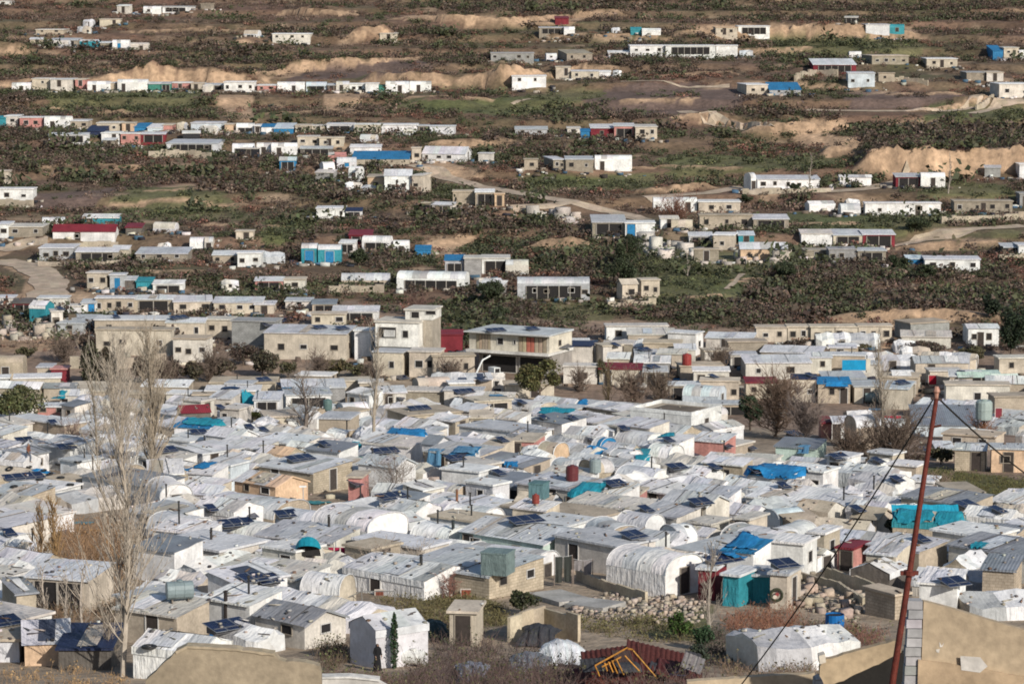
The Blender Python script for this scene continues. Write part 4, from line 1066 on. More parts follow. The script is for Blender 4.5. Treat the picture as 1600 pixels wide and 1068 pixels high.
def white_block():
    p = hit(1052, 686); s = F / dist(p); k = 1 / s; a = R(-33); D = 7.2; P = 146 * k; W = (P - D * math.sin(-a)) / math.cos(a)
    ext = (W * math.sin(-a) + D * math.cos(a)) / 2; q = Vector((p.x + .6, p.y + ext, p.z)); e = 2.7
    r = dwelling(q, W, D, a, 'F', e, 0, 'w', 'c', 'P,D3,E5', s, 'block_house'); tag(r, 'white flat-roofed block house with sunken roof, standing alone mid right', 'house')
    mark('white sunken-roof house', 1065, 655, r); occupy(q.x, q.y, W, D, a, .5); HOUSES.append((r, 1065, 655, W, D))
    mb = MB(); mb.box(-W / 2 + 1.5, W / 2 - 1.5, -D / 2 + 1, D / 2 - 1.2, e + .0, e + .06, (.16, .13, .10)); mb.build('roof_tar', 'concrete', r)
white_block()
# ---------------------------------------------------------------- fill the gaps of the camp with more of its tents and huts
def one_more(p, u, v, W, D, yaw, typ, wc, rc, opt, gap=.1):
    if not free(p.x, p.y, W, D, yaw, gap): return False
    s = F / dist(p); e = random.uniform(1.6, 2.3) if typ in 'FSG' else random.uniform(1.0, 1.6) if typ in 'HL' else random.uniform(.6, 1.0)
    rise = dict(F=0, S=.35, G=.6, H=.6, B=1.0, L=.8)[typ] * random.uniform(.8, 1.25)
    o = dwelling(p, W, D, yaw, typ, e, rise, wc, rc, '' if opt == '-' else opt, s); occupy(p.x, p.y, W, D, yaw, .1); HOUSES.append((o, u, v - 12, W, D)); tag(o, None, 'tent' if typ in 'BHL' else 'house'); later(o, describe(typ, wc, rc, opt), u, v - 12); return True
def reserve():      # ground kept for trees and thickets
    for u, v, w_px, dpt in [(1060,706,150,9),(455,798,190,16),(640,694,80,4),(1000,948,150,4),(450,1035,150,4),(205,930,60,6),(1230,760,110,3),(280,954,60,6),(700,950,130,6),(1212,682,95,7),(1258,688,70,6),(1376,702,40,6),(1395,737,120,9),(1330,737,80,7),(1300,725,70,6),(1440,725,70,6),(985,642,60,6),(950,642,30,4),(1030,644,60,6),(1005,650,60,5),(843,634,100,8),(26,670,110,8),(142,606,50,6),(166,606,50,6),(477,679,40,3),
                        (588,702,20,2),(244,762,50,4),(182,737,40,3),(150,747,30,3),(1172,674,60,6),(1240,550,80,4),(1330,554,90,4),(1450,558,100,4),(1535,692,70,6),(402,666,34,3),(618,784,90,4),(112,702,50,3),(595,908,70,3),(652,908,60,3),(450,594,60,5),(520,594,80,5),(345,596,70,5),(300,602,50,5),(410,592,60,5),(330,598,40,4),(255,604,40,4),(500,600,40,4),(585,602,40,3),(700,596,50,4),(100,566,50,4),(1120,582,40,4),(905,612,40,4)]:
        p = hit(u, v); occupy(p.x, p.y + dpt / 3, w_px * dist(p) / F, dpt, 0)
def fill():
    reserve()
    for rnd, (w0, w1, d0, d1, tries, cap) in enumerate(((6.5, 10, 4, 5.6, 4500, 75), (4.4, 7, 3, 4.4, 7500, 150), (2.6, 4.4, 2.2, 3.2, 9000, 150))):
        n = 0
        for _ in range(tries):
            if n >= cap: break
            v = random.uniform(604, 1010) if random.random() < .92 else random.uniform(540, 605); u = random.uniform(-150, 1750)
            if v < 605: 
                if u > 1500: continue
            elif not bool(inpoly(np.array([u]), np.array([v]), CAMP[0])[0]) and not (u > 1230 and v < 700): continue
            if 1140 < u < 1480 and 630 < v < 735: continue
            if v < 605 and (u < 120 or (110 < u < 570 and v > 535) or 640 < u < 860): continue
            if (925 < u < 1060 or 1150 < u < 1290) and 590 < v < 650: continue
            if 70 < u < 330 and v < 620: continue
            if 60 < u < 250 and v > 800: continue
            if u > 1430 and 700 < v < 790: continue
            if 840 < u < 1450 and v > 900: continue
            if 530 < u and v > 935: continue
            if u > 1440 and v > 930: continue
            p = hit(u, v); yaw = R(random.choice((-38, -38, -34, -42, 50, -30)) + random.uniform(-6, 6)) if v > 640 else R(random.uniform(-14, 10))
            W = random.uniform(w0, w1); D = random.uniform(d0, d1); t = random.random()
            if v > 640: typ = 'L' if t < .36 else 'H' if t < .56 else 'B' if t < .68 else 'S' if t < .90 else 'F'
            else: typ = 'F' if t < .4 else 'S' if t < .8 else 'L' if t < .92 else 'G'
            wc = random.choice('wwwqqqwnciqhw' if v > 640 else 'nnccqgsiqc'); rc = random.choice('wwwwhhhhqqan' if typ in 'BHL' else ('whhaqqhwawhqhmahf' + ('b' if rnd == 2 else '')) if typ in 'SG' else 'wqahci')
            if typ in 'BHL': wc = random.choice('wwqnhi')
            n += one_more(p, u, v, W, D, yaw, typ, wc, rc, random.choice(('D3', 'D6', 'W2', 'W1', '-', '-', 'D4,W1', 'E5', 'C')), (.15, .1, .0)[rnd])
    for (o, u, v, W, D) in [h for h in HOUSES if h[2] < 470]:      # sheds and lean-tos huddled against the hillside rows
        if random.random() > .62: continue
        x, y = o.location.x, o.location.y; w2 = random.uniform(2.2, 4.5); d2 = random.uniform(2, 3); x2 = x + random.choice((-1, 1)) * (W / 2 + w2 / 2 + random.uniform(.5, 4)); y2 = y + random.uniform(-4, 3); p = Vector((x2, y2, float(H(x2, y2)))); U, V_, _ = proj(p.x, p.y, p.z)
        typ = random.choice('SSFLLB'); one_more(p, float(U), float(V_), w2, d2, R(random.uniform(-20, 12)), typ, random.choice('wqncgsk' if typ in 'SF' else 'wqnh'), random.choice('whaqab' if typ == 'S' else 'whqan' if typ != 'F' else 'qch'), random.choice(('D5', 'X', '-', 'W1')), .3)
fill(); print('dwellings', len(HOUSES))
# ---------------------------------------------------------------- ray casts against everything standing
def caster():
    bpy.context.view_layer.update(); V = []; Fc = []
    for o in COL.objects:
        if o.type != 'MESH' or o.name.startswith(('ground', 'dirt_road')): continue
        mw = o.matrix_world; b = len(V); V += [mw @ x.co for x in o.data.vertices]; Fc += [tuple(b + i for i in f.vertices) for f in o.data.polygons]
    return BVHTree.FromPolygons(V, Fc)
BV = caster()
def surf(u, v):
    d = Vector(ray(u, v)).normalized(); h = BV.ray_cast(Vector((0, 0, CAMZ)), d)
    g = hit(u, v)
    if h[0] is None or (h[0].y > g.y): return g, Vector((0, 0, 1))
    n = h[1]; return h[0], n if n.dot(d) < 0 else -n
def drop(x, y, z=200):
    h = BV.ray_cast(Vector((x, y, z)), Vector((0, 0, -1))); g = float(H(x, y))
    return max(g, h[0].z) if h[0] is not None else g
# ---------------------------------------------------------------- solar panels lying on roofs
def solar(u, v, n=1, az=34, tilt=13, sz=1.0):
    p, nr = surf(u, v)
    mw, ml = .95 * sz, 1.55 * sz; z = drop(p.x, p.y)
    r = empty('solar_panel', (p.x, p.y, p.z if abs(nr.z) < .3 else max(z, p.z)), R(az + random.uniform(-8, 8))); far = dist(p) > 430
    a = R(tilt); W = n * mw; need = 0.0
    rz = r.rotation_euler[2]                                     # lift the sheet clear of the roof under its corners
    for sx in (-1, -.4, .4, 1):
        for sy in (-1, 0, 1):
            lx, ly = sx * W / 2, sy * ml / 2 * math.cos(a); X = r.location.x + lx * math.cos(rz) - ly * math.sin(rz); Y = r.location.y + lx * math.sin(rz) + ly * math.cos(rz)
            g = drop(X, Y, r.location.z + 1.2); pl = r.location.z + sy * ml / 2 * math.sin(a)
            if g < r.location.z + 1.15: need = max(need, g - pl + .05)
    need = min(need, .35) + .04
    T = Matrix.Translation((0, 0, need)) @ Matrix.Rotation(a, 4, 'X')
    for i in range(n):
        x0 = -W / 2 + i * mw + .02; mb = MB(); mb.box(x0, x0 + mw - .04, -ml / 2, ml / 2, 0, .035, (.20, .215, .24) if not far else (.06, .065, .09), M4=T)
        fo = mb.build('frame', 'plastic', r); cb = MB(); nx, ny = 3, 5
        for ix in range(nx):
            for iy in range(ny):
                a0 = x0 + .03 + ix * (mw - .1) / nx; b0 = -ml / 2 + .03 + iy * (ml - .06) / ny
                cb.face([T @ Vector(q) for q in ((a0 + .006, b0 + .006, .039), (a0 + (mw - .1) / nx, b0 + .006, .039), (a0 + (mw - .1) / nx, b0 + (ml - .06) / ny, .039), (a0 + .006, b0 + (ml - .06) / ny, .039))], jit((.008, .014, .045), .3))
        cb.build('cells', 'cell', fo)
    lb = MB(); lb.box(-W / 2 + .15, W / 2 - .15, -ml * .25, ml * .3, -.02, max(.02, need - .02), (.12, .12, .13))
    for sx in ():
        for sy in (-1, 1):
            q = T @ Vector((sx * (W / 2 - .12), sy * (ml / 2 - .15), 0)); rz2 = r.rotation_euler[2]
            X = r.location.x + q.x * math.cos(rz2) - q.y * math.sin(rz2); Y = r.location.y + q.x * math.sin(rz2) + q.y * math.cos(rz2); g = drop(X, Y, r.location.z + q.z + .3) - r.location.z
            g = max(g, q.z - 1.6); lb.box(q.x - .025, q.x + .025, q.y - .025, q.y + .025, min(g, q.z - .05) - .03, q.z, (.35, .35, .36))
    lb.build('stand', 'plastic', r)
    tag(r, None, 'solar panel', 'solar panels on the roofs'); later(r, ('single', 'paired', 'triple', 'fourfold')[n - 1] + ' navy solar panel on roof', u, v)
for a in [(83,664,1),(104,700,2),(38,692,2),(37,748,4),(255,708,3),(311,678,2),(390,670,1),(470,720,3),(628,592,2),(725,615,3),(625,625,1),(655,640,3),(602,708,3),(613,775,3),(711,719,2),(507,697,1),(780,742,1),
          (412,595,2),(440,605,1),(755,596,2),(412,674,1),(785,690,1),(962,539,1),(1007,548,2),(880,541,3),(1058,737,2),(1116,734,1),(1187,738,2),(1172,703,1),(962,760,2),(815,632,1),(850,655,1),(925,690,1),(975,672,1),(1045,690,1),
          (1020,575,2),(1050,572,1),(1115,590,1),(1311,718,2),(1372,723,1),(1402,752,1),(1225,762,1),(1240,681,2),(1266,588,1),(1410,600,2),(10,975,2),(356,985,3),(370,823,3),(392,810,1),(15,836,1),(98,833,1),(395,905,2),(448,809,2),
          (418,912,2),(822,815,3),(990,840,2),(1130,878,3),(1225,885,2),(1491,911,2),(1340,800,1),(1510,790,2),(1440,846,1),(450,502,4),(775,518,3),(832,516,2),(95,484,1),(280,498,3),(182,497,1),(500,513,2),(535,515,2),(420,510,2),
          (1170,842,1),(555,760,1),(345,640,1),(240,640,1),(895,655,1),(1085,708,1),(1135,700,1),(330,800,1),(1445,706,1),(1560,800,1),(1095,790,2),(1010,800,1)]:
    solar(*a)
# ---------------------------------------------------------------- foliage helpers
def quads_at(cen, size, cols, rng, flat=.0):
    n = len(cen); a = rng.normal(size=(n, 3)); a /= np.linalg.norm(a, axis=1)[:, None]; b = rng.normal(size=(n, 3)); b -= (a * b).sum(1)[:, None] * a; b /= np.linalg.norm(b, axis=1)[:, None]
    s = (size * rng.uniform(.6, 1.3, n))[:, None]; a = a * s; b = b * s * rng.uniform(.4, 1, n)[:, None]
    V = np.stack([cen - a - b, cen + a - b * .4, cen + a * .8 + b, cen - a * .5 + b], 1).reshape(-1, 3); Fc = np.arange(n * 4).reshape(n, 4); return V, Fc, cols
def tubes_np(segs, rng, c, jc=.15):
    """3-sided prisms for (p0, p1, r0, r1) segments"""
    P0 = np.array([s[0] for s in segs]); P1 = np.array([s[1] for s in segs]); r0 = np.array([s[2] for s in segs])[:, None]; r1 = np.array([s[3] for s in segs])[:, None]
    d = P1 - P0; d /= np.linalg.norm(d, axis=1)[:, None] + 1e-9; a = np.where(np.abs(d[:, :1]) < .8, np.array([[1., 0, 0]]), np.array([[0, 1., 0]])); e = np.cross(d, a); e /= np.linalg.norm(e, axis=1)[:, None]; g = np.cross(d, e)
    V = []
    for P, r in ((P0, r0), (P1, r1)):
        for k in range(3): V.append(P + e * r * math.cos(2.094 * k) + g * r * math.sin(2.094 * k))
    V = np.stack(V, 1).reshape(-1, 3); n = len(segs); b = np.arange(n)[:, None] * 6
    Fc = np.concatenate([b + np.array([[k, (k + 1) % 3, 3 + (k + 1) % 3, 3 + k]]) for k in range(3)]); cl = np.array(c)[None] * rng.uniform(1 - jc, 1 + jc, (n, 1)); return V, Fc, np.concatenate([cl] * 3)
def add_np(name, parts, m, parent=None):
    V = []; Fc = []; Cl = []; o = 0
    for v, f, c in parts: V.append(v); Fc.append(f + o); Cl.append(c); o += len(v)
    me = np_mesh(name, np.concatenate(V), np.concatenate(Fc), np.clip(np.concatenate(Cl), .003, .9), m)
    ob = bpy.data.objects.new(name, me); COL.objects.link(ob)
    if parent: ob.parent = parent
    return ob
# ---------------------------------------------------------------- scrub: bush prototypes
def bush_arrays(kind, rng):
    if kind == 'green': col = np.array((.055, .06, .030)); n = 72
    elif kind == 'grey': col = np.array((.145, .10, .077)); n = 60
    elif kind == 'red': col = np.array((.16, .085, .060)); n = 60
    elif kind == 'grass': col = np.array((.13, .135, .06)); n = 44
    else: col = np.array((.076, .055, .042)); n = 68
    cl = rng.normal(size=(5, 3)) * (.5, .5, .2); cl[:, 2] = np.abs(cl[:, 2]) + .35
    cen = cl[rng.integers(0, 5, n)] + rng.normal(size=(n, 3)) * (.30, .30, .22); cen[:, 2] = np.abs(cen[:, 2]) * .95
    c = col[None] * rng.uniform(.55, 1.5, (n, 1)) * rng.uniform(.9, 1.1, (n, 3))
    return quads_at(cen, .135 if kind in ('green', 'dark') else .115, c, rng)
KINDS = ['dark', 'green', 'grey', 'red', 'grass']
PROTO = {k: [bush_arrays(k, RNG) for _ in range(3)] for k in KINDS}
PLAB = dict(dark='dark brown leafless bush in the hillside scrub', green='dark green bush in the hillside scrub', grey='dry grey-brown bush on the hillside', red='reddish-brown dry bush on the hillside', grass='pale green tussock bush on the hillside')
DARK = [[(0,205),(160,205),(190,250),(170,290),(0,270)],[(330,255),(480,240),(640,265),(660,320),(560,320),(420,300),(340,310)],[(0,95),(180,80),(330,75),(480,85),(700,70),(790,90),(760,108),(600,88),(400,118),(250,98),(120,118),(0,125)],[(0,145),(170,150),(330,150),(330,185),(250,188),(0,180)],
 [(640,-60),(1000,-60),(1640,-60),(1640,30),(1300,36),(1000,14),(860,18),(640,22)],[(400,38),(560,45),(700,45),(760,60),(600,68),(430,60)],[(900,170),(1050,180),(1050,198),(860,198)],[(1110,170),(1340,165),(1340,185),(1200,185)],[(1340,180),(1640,175),(1640,228),(1400,235),(1350,240),(1330,210)],
 [(640,330),(800,330),(900,350),(840,380),(680,370)],[(860,395),(1000,385),(1000,430),(870,430)],[(1200,415),(1420,410),(1580,420),(1640,500),(1300,490),(1180,470)],[(720,440),(810,460),(830,500),(720,500)],[(1000,455),(1180,460),(1180,500),(960,500)],[(200,265),(330,262),(330,285),(210,290)],
 [(60,400),(130,420),(220,410),(220,430),(80,440)],[(420,340),(480,350),(480,420),(420,400)],[(760,205),(1000,215),(1000,240),(760,245)],[(1190,60),(1330,65),(1420,90),(1200,95)],[(960,50),(1150,55),(1300,62),(1200,72),(950,72)],[(1000,60),(1100,100),(1060,120),(940,110)],[(560,390),(680,380),(680,420),(560,420)]]
def scrub():
    n = 84000; y = RNG.uniform(405, 1010, n); x = RNG.uniform(-1, 1, n) * (.235 * y + 8)
    k = cover(x, y); dens = np.choose(k, [1.0, .14, .6, .22, .0, .8]); cl = np.clip(.55 + 2.6 * fbm(x, y, 1 / 16., 71), .06, 1.3); U, V_, _ = proj(x, y, H(x, y)); U = U + 40 * fbm(x, y, 1 / 9., 25); V_ = V_ + 10 * fbm(x, y, 1 / 9., 26); dk = np.zeros(len(x), bool)
    for P in DARK: dk |= inpoly(U, V_, P)
    cl = np.where(dk, np.clip(cl + .75, .7, 1.3), cl * .85)
    bare = np.clip((fbm(x, y, 1 / 11., 51) - .12) * 9, 0, 1); bare = np.maximum(bare, riser(x, y) * .5); keep = (RNG.random(n) < dens * cl * (1 - .8 * bare)) & ~occ_at(x, y)
    x, y, k, dk = x[keep], y[keep], k[keep], dk[keep]
    g = fbm(x, y, 1 / 30., 81) + RNG.normal(size=len(x)) * .10; h = fbm(x, y, 1 / 24., 91) + RNG.normal(size=len(x)) * .10
    kind = np.where(g > .14, 1, np.where(h > .10, 3, np.where(h < -.06, 2, 0))); kind = np.where((k == 2), np.where(RNG.random(len(x)) < .5, 4, 1), kind)
    kind = np.where(dk & (k != 2), np.where(RNG.random(len(x)) < .5, 0, np.where(RNG.random(len(x)) < .6, 1, 2)), kind)
    r = RNG.gamma(4, .19, len(x)) + .30; r = np.where(RNG.random(len(x)) < .04, r * 1.9, r); r = np.where(dk, r * 1.15, r); r = np.where(kind == 4, r * .6, r); r = np.where(kind == 1, r * 1.15, r)
    z = H(x, y) - .1 * r; rot = RNG.uniform(0, 6.28, len(x)); var = RNG.integers(0, 3, len(x)); hz = r * RNG.uniform(.55, 1.05, len(x))
    big = np.argsort(-(r / y))[:290]; ib = np.zeros(len(x), bool); ib[big] = True
    meshes = {}
    for kk in range(5):
        for vv in range(3):
            V, Fc, Cl = PROTO[KINDS[kk]][vv]; meshes[kk, vv] = np_mesh('bush', V, Fc, np.clip(Cl, .003, .9), 'leaf')
    for i in np.where(ib)[0]:
        o = bpy.data.objects.new('bush', meshes[int(kind[i]), int(var[i])]); COL.objects.link(o); o.location = (x[i], y[i], z[i]); o.scale = (r[i], r[i], hz[i]); o.rotation_euler = (0, 0, rot[i])
        kn = KINDS[int(kind[i])]; tag(o, PLAB[kn], 'bush', {'dark': 'dark brown bushes in the scrub', 'green': 'dark green bushes in the scrub', 'grey': 'dry grey bushes', 'red': 'reddish bushes', 'grass': 'green tussocks'}[kn])
    parts = []
    for kk in range(5):
        for vv in range(3):
            I = np.where((kind == kk) & (var == vv) & ~ib)[0]
            if not len(I): continue
            V, Fc, Cl = PROTO[KINDS[kk]][vv]; c, s = np.cos(rot[I])[:, None], np.sin(rot[I])[:, None]
            X = (V[None, :, 0] * c - V[None, :, 1] * s) * r[I][:, None] + x[I][:, None]; Y = (V[None, :, 0] * s + V[None, :, 1] * c) * r[I][:, None] + y[I][:, None]; Z = V[None, :, 2] * hz[I][:, None] + z[I][:, None]
            VV = np.stack([X, Y, Z], -1).reshape(-1, 3); FF = (Fc[None] + (np.arange(len(I)) * len(V))[:, None, None]).reshape(-1, 4)
            CC = (Cl[None] * RNG.uniform(.75, 1.3, (len(I), 1, 1))).reshape(-1, 3); parts.append((VV, FF, CC))
    o = add_np('scrub', parts, 'leaf'); tag(o, 'low dry scrub and bushes covering the far hillside', 'scrub', kind='stuff'); print('scrub', len(x))
scrub()
# ---------------------------------------------------------------- trees
def leafy_tree(u, v, w_px, h_px, col, label, name='leafy_tree', shape='round', dens=1.0, group=None, trunkc=(.12, .09, .07), leaf=.16):
    p = hit(u, v); s = F / dist(p); Wd, Ht = w_px / s, h_px / s; rng = np.random.default_rng(int(u * 7 + v)); r = empty(name, p); tag(r, label, 'tree', group)
    mb = MB(); tr = max(.08, Ht * .03); mb.tube([(0, 0, -.5), (.1 * tr, 0, Ht * .3), (0, .05, Ht * .75)], [tr, tr * .75, tr * .25], 7, trunkc)
    for i in range(6):
        a = rng.uniform(0, 6.28); z0 = Ht * rng.uniform(.15, .5); mb.tube([(0, 0, z0), (math.cos(a) * Wd * .2, math.sin(a) * Wd * .2, z0 + Ht * .2), (math.cos(a) * Wd * .36, math.sin(a) * Wd * .36, z0 + Ht * .34)], [tr * .5, tr * .3, tr * .1], 5, trunkc)
    mb.build('trunk', 'bark', r); n = int(min(5200, 900 * dens + 300 * dens * Wd * Ht / 4))
    if shape == 'column':
        t = rng.random(n) ** .9; rad = (Wd / 2) * np.sin(np.pi * np.clip(t * .9 + .1, 0, 1)) ** .6 * np.sqrt(rng.random(n)); a = rng.uniform(0, 6.28, n); cen = np.stack([rad * np.cos(a), rad * np.sin(a), t * Ht], 1)
    else:
        nc = 16; cc = rng.normal(size=(nc, 3)); cc /= np.linalg.norm(cc, axis=1)[:, None]; cc *= (rng.random((nc, 1)) ** .4) * np.array([[Wd * .33, Wd * .33, Ht * .28]]); cc[:, 2] += Ht * .55
        sz = rng.uniform(.55, 1.15, nc); i = rng.integers(0, nc, n); q = rng.normal(size=(n, 3)); q /= np.linalg.norm(q, axis=1)[:, None]; cen = cc[i] + q * (rng.random((n, 1)) ** .35) * sz[i][:, None] * np.array([[Wd * .19, Wd * .19, Ht * .17]])
    c = np.array(col)[None] * rng.uniform(.5, 1.6, (n, 1)) * rng.uniform(.88, 1.12, (n, 3)); add_np('crown', [quads_at(cen, np.full(n, leaf), c, rng)], 'leaf', r); return r
def bare_tree(u, v, w_px, h_px, label, name='bare_tree', style='poplar', n1=46, col=(.30, .25, .20), tw=.022, seed=None, group=None, low=.12, cat='tree', trunk=None):
    p = hit(u, v); s = F / dist(p); Wd, Ht = w_px / s, h_px / s; rng = np.random.default_rng(seed or int(u * 7 + v)); r = empty(name, p); tag(r, label, cat, group)
    tr = trunk or Ht * .012 + .05; lean = rng.uniform(-.03, .03) * Ht; tb = MB(); tp = []
    for i in range(9):
        t = i / 8; tp.append((lean * t + .02 * Ht * math.sin(t * 5 + u), .01 * Ht * math.sin(t * 7), -.5 + t * (Ht * (.96 if style == 'poplar' else .6) + .5)))
    tb.tube(tp, [tr * (1 - .9 * i / 8) + .012 for i in range(9)], 7, col); tb.build('trunk', 'bark', r)
    segs = []
    def at(t): i = min(7, int(t * 8)); f = t * 8 - i; return np.array(tp[i]) * (1 - f) + np.array(tp[i + 1]) * f
    def grow(p0, d, L, rad, lev):
        nseg = 4 if lev < 2 else 3; q = p0; pts = [p0]
        for k in range(nseg):
            d = d + rng.normal(size=3) * (.10 if style == 'poplar' else .2) + np.array([0, 0, .10 if style == 'poplar' else .05]); d = d / np.linalg.norm(d); q2 = q + d * L / nseg
            segs.append((q, q2, rad * (1 - .7 * k / nseg), rad * (1 - .7 * (k + 1) / nseg))); q = q2; pts.append(q)
        if lev < 2:
            for _ in range(rng.integers(4, 8) if lev == 0 else rng.integers(2, 5)):
                i = rng.integers(0, nseg); b = pts[i] + (pts[i + 1] - pts[i]) * rng.random(); o = rng.normal(size=3); o[2] = abs(o[2]) * .4; e = d + o * (.32 if style == 'poplar' else .6); grow(b, e / np.linalg.norm(e), L * rng.uniform(.3, .55), max(tw * .7, rad * .5), lev + 1)
    for i in range(n1):
        t = low + (1 - low) * (i + rng.random()) / n1; a = rng.uniform(0, 6.28)
        if style == 'poplar': up = rng.uniform(1.3, 2.3); L = Wd * rng.uniform(.8, 1.35) * (1.25 - .75 * t)
        else: up = rng.uniform(.25, 1.3); L = Wd * .5 * rng.uniform(.7, 1.2)
        d = np.array([math.cos(a), math.sin(a), up]); grow(at(min(t, .97)), d / np.linalg.norm(d), L, max(tw, tr * .33 * (1 - t * .7)), 0)
    add_np('crown', [tubes_np(segs, rng, col)], 'bark', r); return r
bare_tree(200, 1056, 120, 490, 'tall bare poplar with pale trunk in the left foreground', 'poplar_tree', n1=92, col=(.43, .37, .30), low=.12, trunk=.165, tw=.02); mark('tall bare poplar', 200, 880)
bare_tree(238, 752, 60, 228, 'dense columnar bare poplar behind the tall foreground poplar', 'poplar_tree', n1=105, col=(.36, .30, .23), tw=.03, low=.08); mark('dense columnar poplar', 244, 600)
bare_tree(188, 735, 60, 200, 'thinner bare poplar left of the dense columnar poplar', 'poplar_tree', n1=60, col=(.38, .33, .27), tw=.03, low=.2)
bare_tree(150, 745, 40, 170, 'small bare poplar sapling leftmost of the poplar clump', 'poplar_tree', n1=30, col=(.33, .28, .22), tw=.03, low=.2)
bare_tree(477, 677, 80, 150, 'bare tree with thick forked trunk in the camp centre-left', 'bare_tree', 'wide', n1=26, col=(.20, .165, .14), tw=.03, trunk=.32); mark('thick forked bare tree', 477, 620)
bare_tree(588, 700, 34, 190, 'thin tall bare poplar standing among the concrete sheds', 'poplar_tree', n1=34, col=(.34, .29, .23), tw=.028, low=.2)
bare_tree(1212, 682, 96, 116, 'round brown bare thicket tree beside the white sunken-roof house', 'bare_tree', 'wide', n1=120, col=(.16, .11, .08), tw=.045); mark('brown bare thicket', 1215, 640)
bare_tree(1258, 688, 76, 84, 'grey bare thicket right of the brown thicket tree', 'bare_tree', 'wide', n1=90, col=(.20, .16, .14), tw=.04)
bare_tree(1376, 700, 36, 172, 'thin pale bare poplar left of the red pole', 'poplar_tree', n1=48, col=(.31, .27, .22), tw=.03, low=.2); mark('thin pale poplar', 1376, 600)
bare_tree(1395, 737, 120, 80, 'low dark bare thicket below the thin pale poplar', 'bare_tree', 'wide', n1=110, col=(.125, .092, .072), tw=.045)
bare_tree(1330, 737, 84, 70, 'low brown bare thicket left of the thin pale poplar', 'bare_tree', 'wide', n1=90, col=(.145, .105, .08), tw=.042)
bare_tree(1535, 690, 55, 50, 'rusty brown bare bush by the ribbed metal hall', 'bare_bush', 'wide', n1=40, col=(.24, .11, .055), tw=.03, cat='bush')
bare_tree(985, 642, 60, 76, 'bare brown tree before the pink-roofed house wall', 'bare_tree', 'wide', n1=80, col=(.18, .13, .10), tw=.042)
bare_tree(950, 640, 20, 70, 'narrow dry columnar tree against the cream town house', 'bare_tree', 'poplar', n1=40, col=(.17, .13, .08), tw=.035)
bare_tree(1030, 642, 50, 70, 'dark bare tree right of the dry columnar tree', 'bare_tree', 'wide', n1=90, col=(.14, .105, .08), tw=.045)
bare_tree(1055, 352, 62, 36, 'round red-brown bare tree on the hillside track', 'bare_tree', 'wide', n1=60, col=(.20, .105, .075), tw=.05); mark('round red-brown tree', 1055, 338)
bare_tree(655, 495, 40, 34, 'round brown bush left of the two-storey house', 'bare_bush', 'wide', n1=50, col=(.15, .09, .075), tw=.04, cat='bush')
bare_tree(62, 900, 26, 110, 'dry brown bare shrub column by the left edge huts', 'bare_tree', 'poplar', n1=50, col=(.27, .18, .10), tw=.03)
bare_tree(88, 900, 26, 118, 'taller dry ochre shrub column right of the brown one', 'bare_tree', 'poplar', n1=56, col=(.30, .19, .09), tw=.03)
for i, (u, v, h) in enumerate([(70, 978, 95), (104, 980, 88), (128, 982, 100), (40, 972, 60)]):
    later(bare_tree(u, v, 22, h, None, 'bare_sapling', 'poplar', n1=20, col=(.42, .36, .30), tw=.02, low=.1, group='pale saplings before the stone hut'), 'pale bare sapling', u, v - h / 2)
bare_tree(172, 1040, 60, 130, 'bare bush with ash-grey stems at the big poplar foot', 'bare_bush', 'wide', n1=36, col=(.30, .25, .20), tw=.018, cat='bush')
bare_tree(595, 905, 70, 50, 'pale bare twiggy bush before the white barrel tents', 'bare_bush', 'wide', n1=36, col=(.36, .29, .23), tw=.02, cat='bush')
bare_tree(652, 905, 60, 70, 'tall pale twiggy bush right of the other twiggy one', 'bare_bush', 'wide', n1=30, col=(.40, .34, .28), tw=.02, cat='bush')
bare_tree(618, 780, 80, 75, 'grey bare bush between the green cabin and stone huts', 'bare_bush', 'wide', n1=44, col=(.26, .22, .19), tw=.022, cat='bush')
bare_tree(112, 700, 50, 46, 'reddish grey bare bush left of the poplar clump', 'bare_bush', 'wide', n1=40, col=(.24, .17, .14), tw=.025, cat='bush')
bare_tree(702, 935, 40, 50, 'red-tinged bare bush against the long ridge tent end', 'bare_bush', 'wide', n1=34, col=(.26, .13, .10), tw=.018, cat='bush')
bare_tree(1108, 1000, 40, 150, 'slender grey bare sapling before the teal cabin', 'bare_sapling', 'poplar', n1=22, col=(.30, .26, .22), tw=.018, low=.1)
bare_tree(1470, 775, 40, 46, 'bare twiggy bush beside the roofless stone hut, right', 'bare_bush', 'wide', n1=30, col=(.27, .20, .16), tw=.02, cat='bush')
for u, v, h, lb in [(1482, 302, 62, 'lower bare pole tree below the tan cliff'), (1266, 300, 60, 'thin bare pole tree behind the long terrace house'), (1074, 432, 36, 'thin bare pole tree on the green slope')]:
    bare_tree(u, v, 8, h, lb, 'bare_tree', 'poplar', n1=14, col=(.30, .26, .22), tw=.04)
leafy_tree(26, 668, 96, 80, (.085, .090, .040), 'broad olive-green tree at the left edge of the camp'); mark('olive-green edge tree', 30, 630)
leafy_tree(843, 634, 96, 84, (.085, .080, .030), 'feathery olive willow below the balcony house', 'willow_tree', leaf=.13); mark('feathery olive willow', 843, 595)
leafy_tree(142, 604, 34, 72, (.05, .048, .028), 'dark olive conifer left of the poplar clump', 'conifer_tree', 'column'); mark('dark olive conifer', 145, 565)
leafy_tree(166, 604, 34, 62, (.055, .045, .030), 'dark brownish conifer right of the olive one', 'conifer_tree', 'column')
leafy_tree(402, 664, 27, 24, (.045, .05, .012), 'small round clipped green tree in the left camp', leaf=.10); mark('small round green tree', 402, 652)
leafy_tree(616, 1044, 13, 90, (.025, .05, .022), 'narrow dark green cypress before the grey tent', 'cypress_tree', 'column', .8, leaf=.07); mark('narrow cypress', 616, 1000)
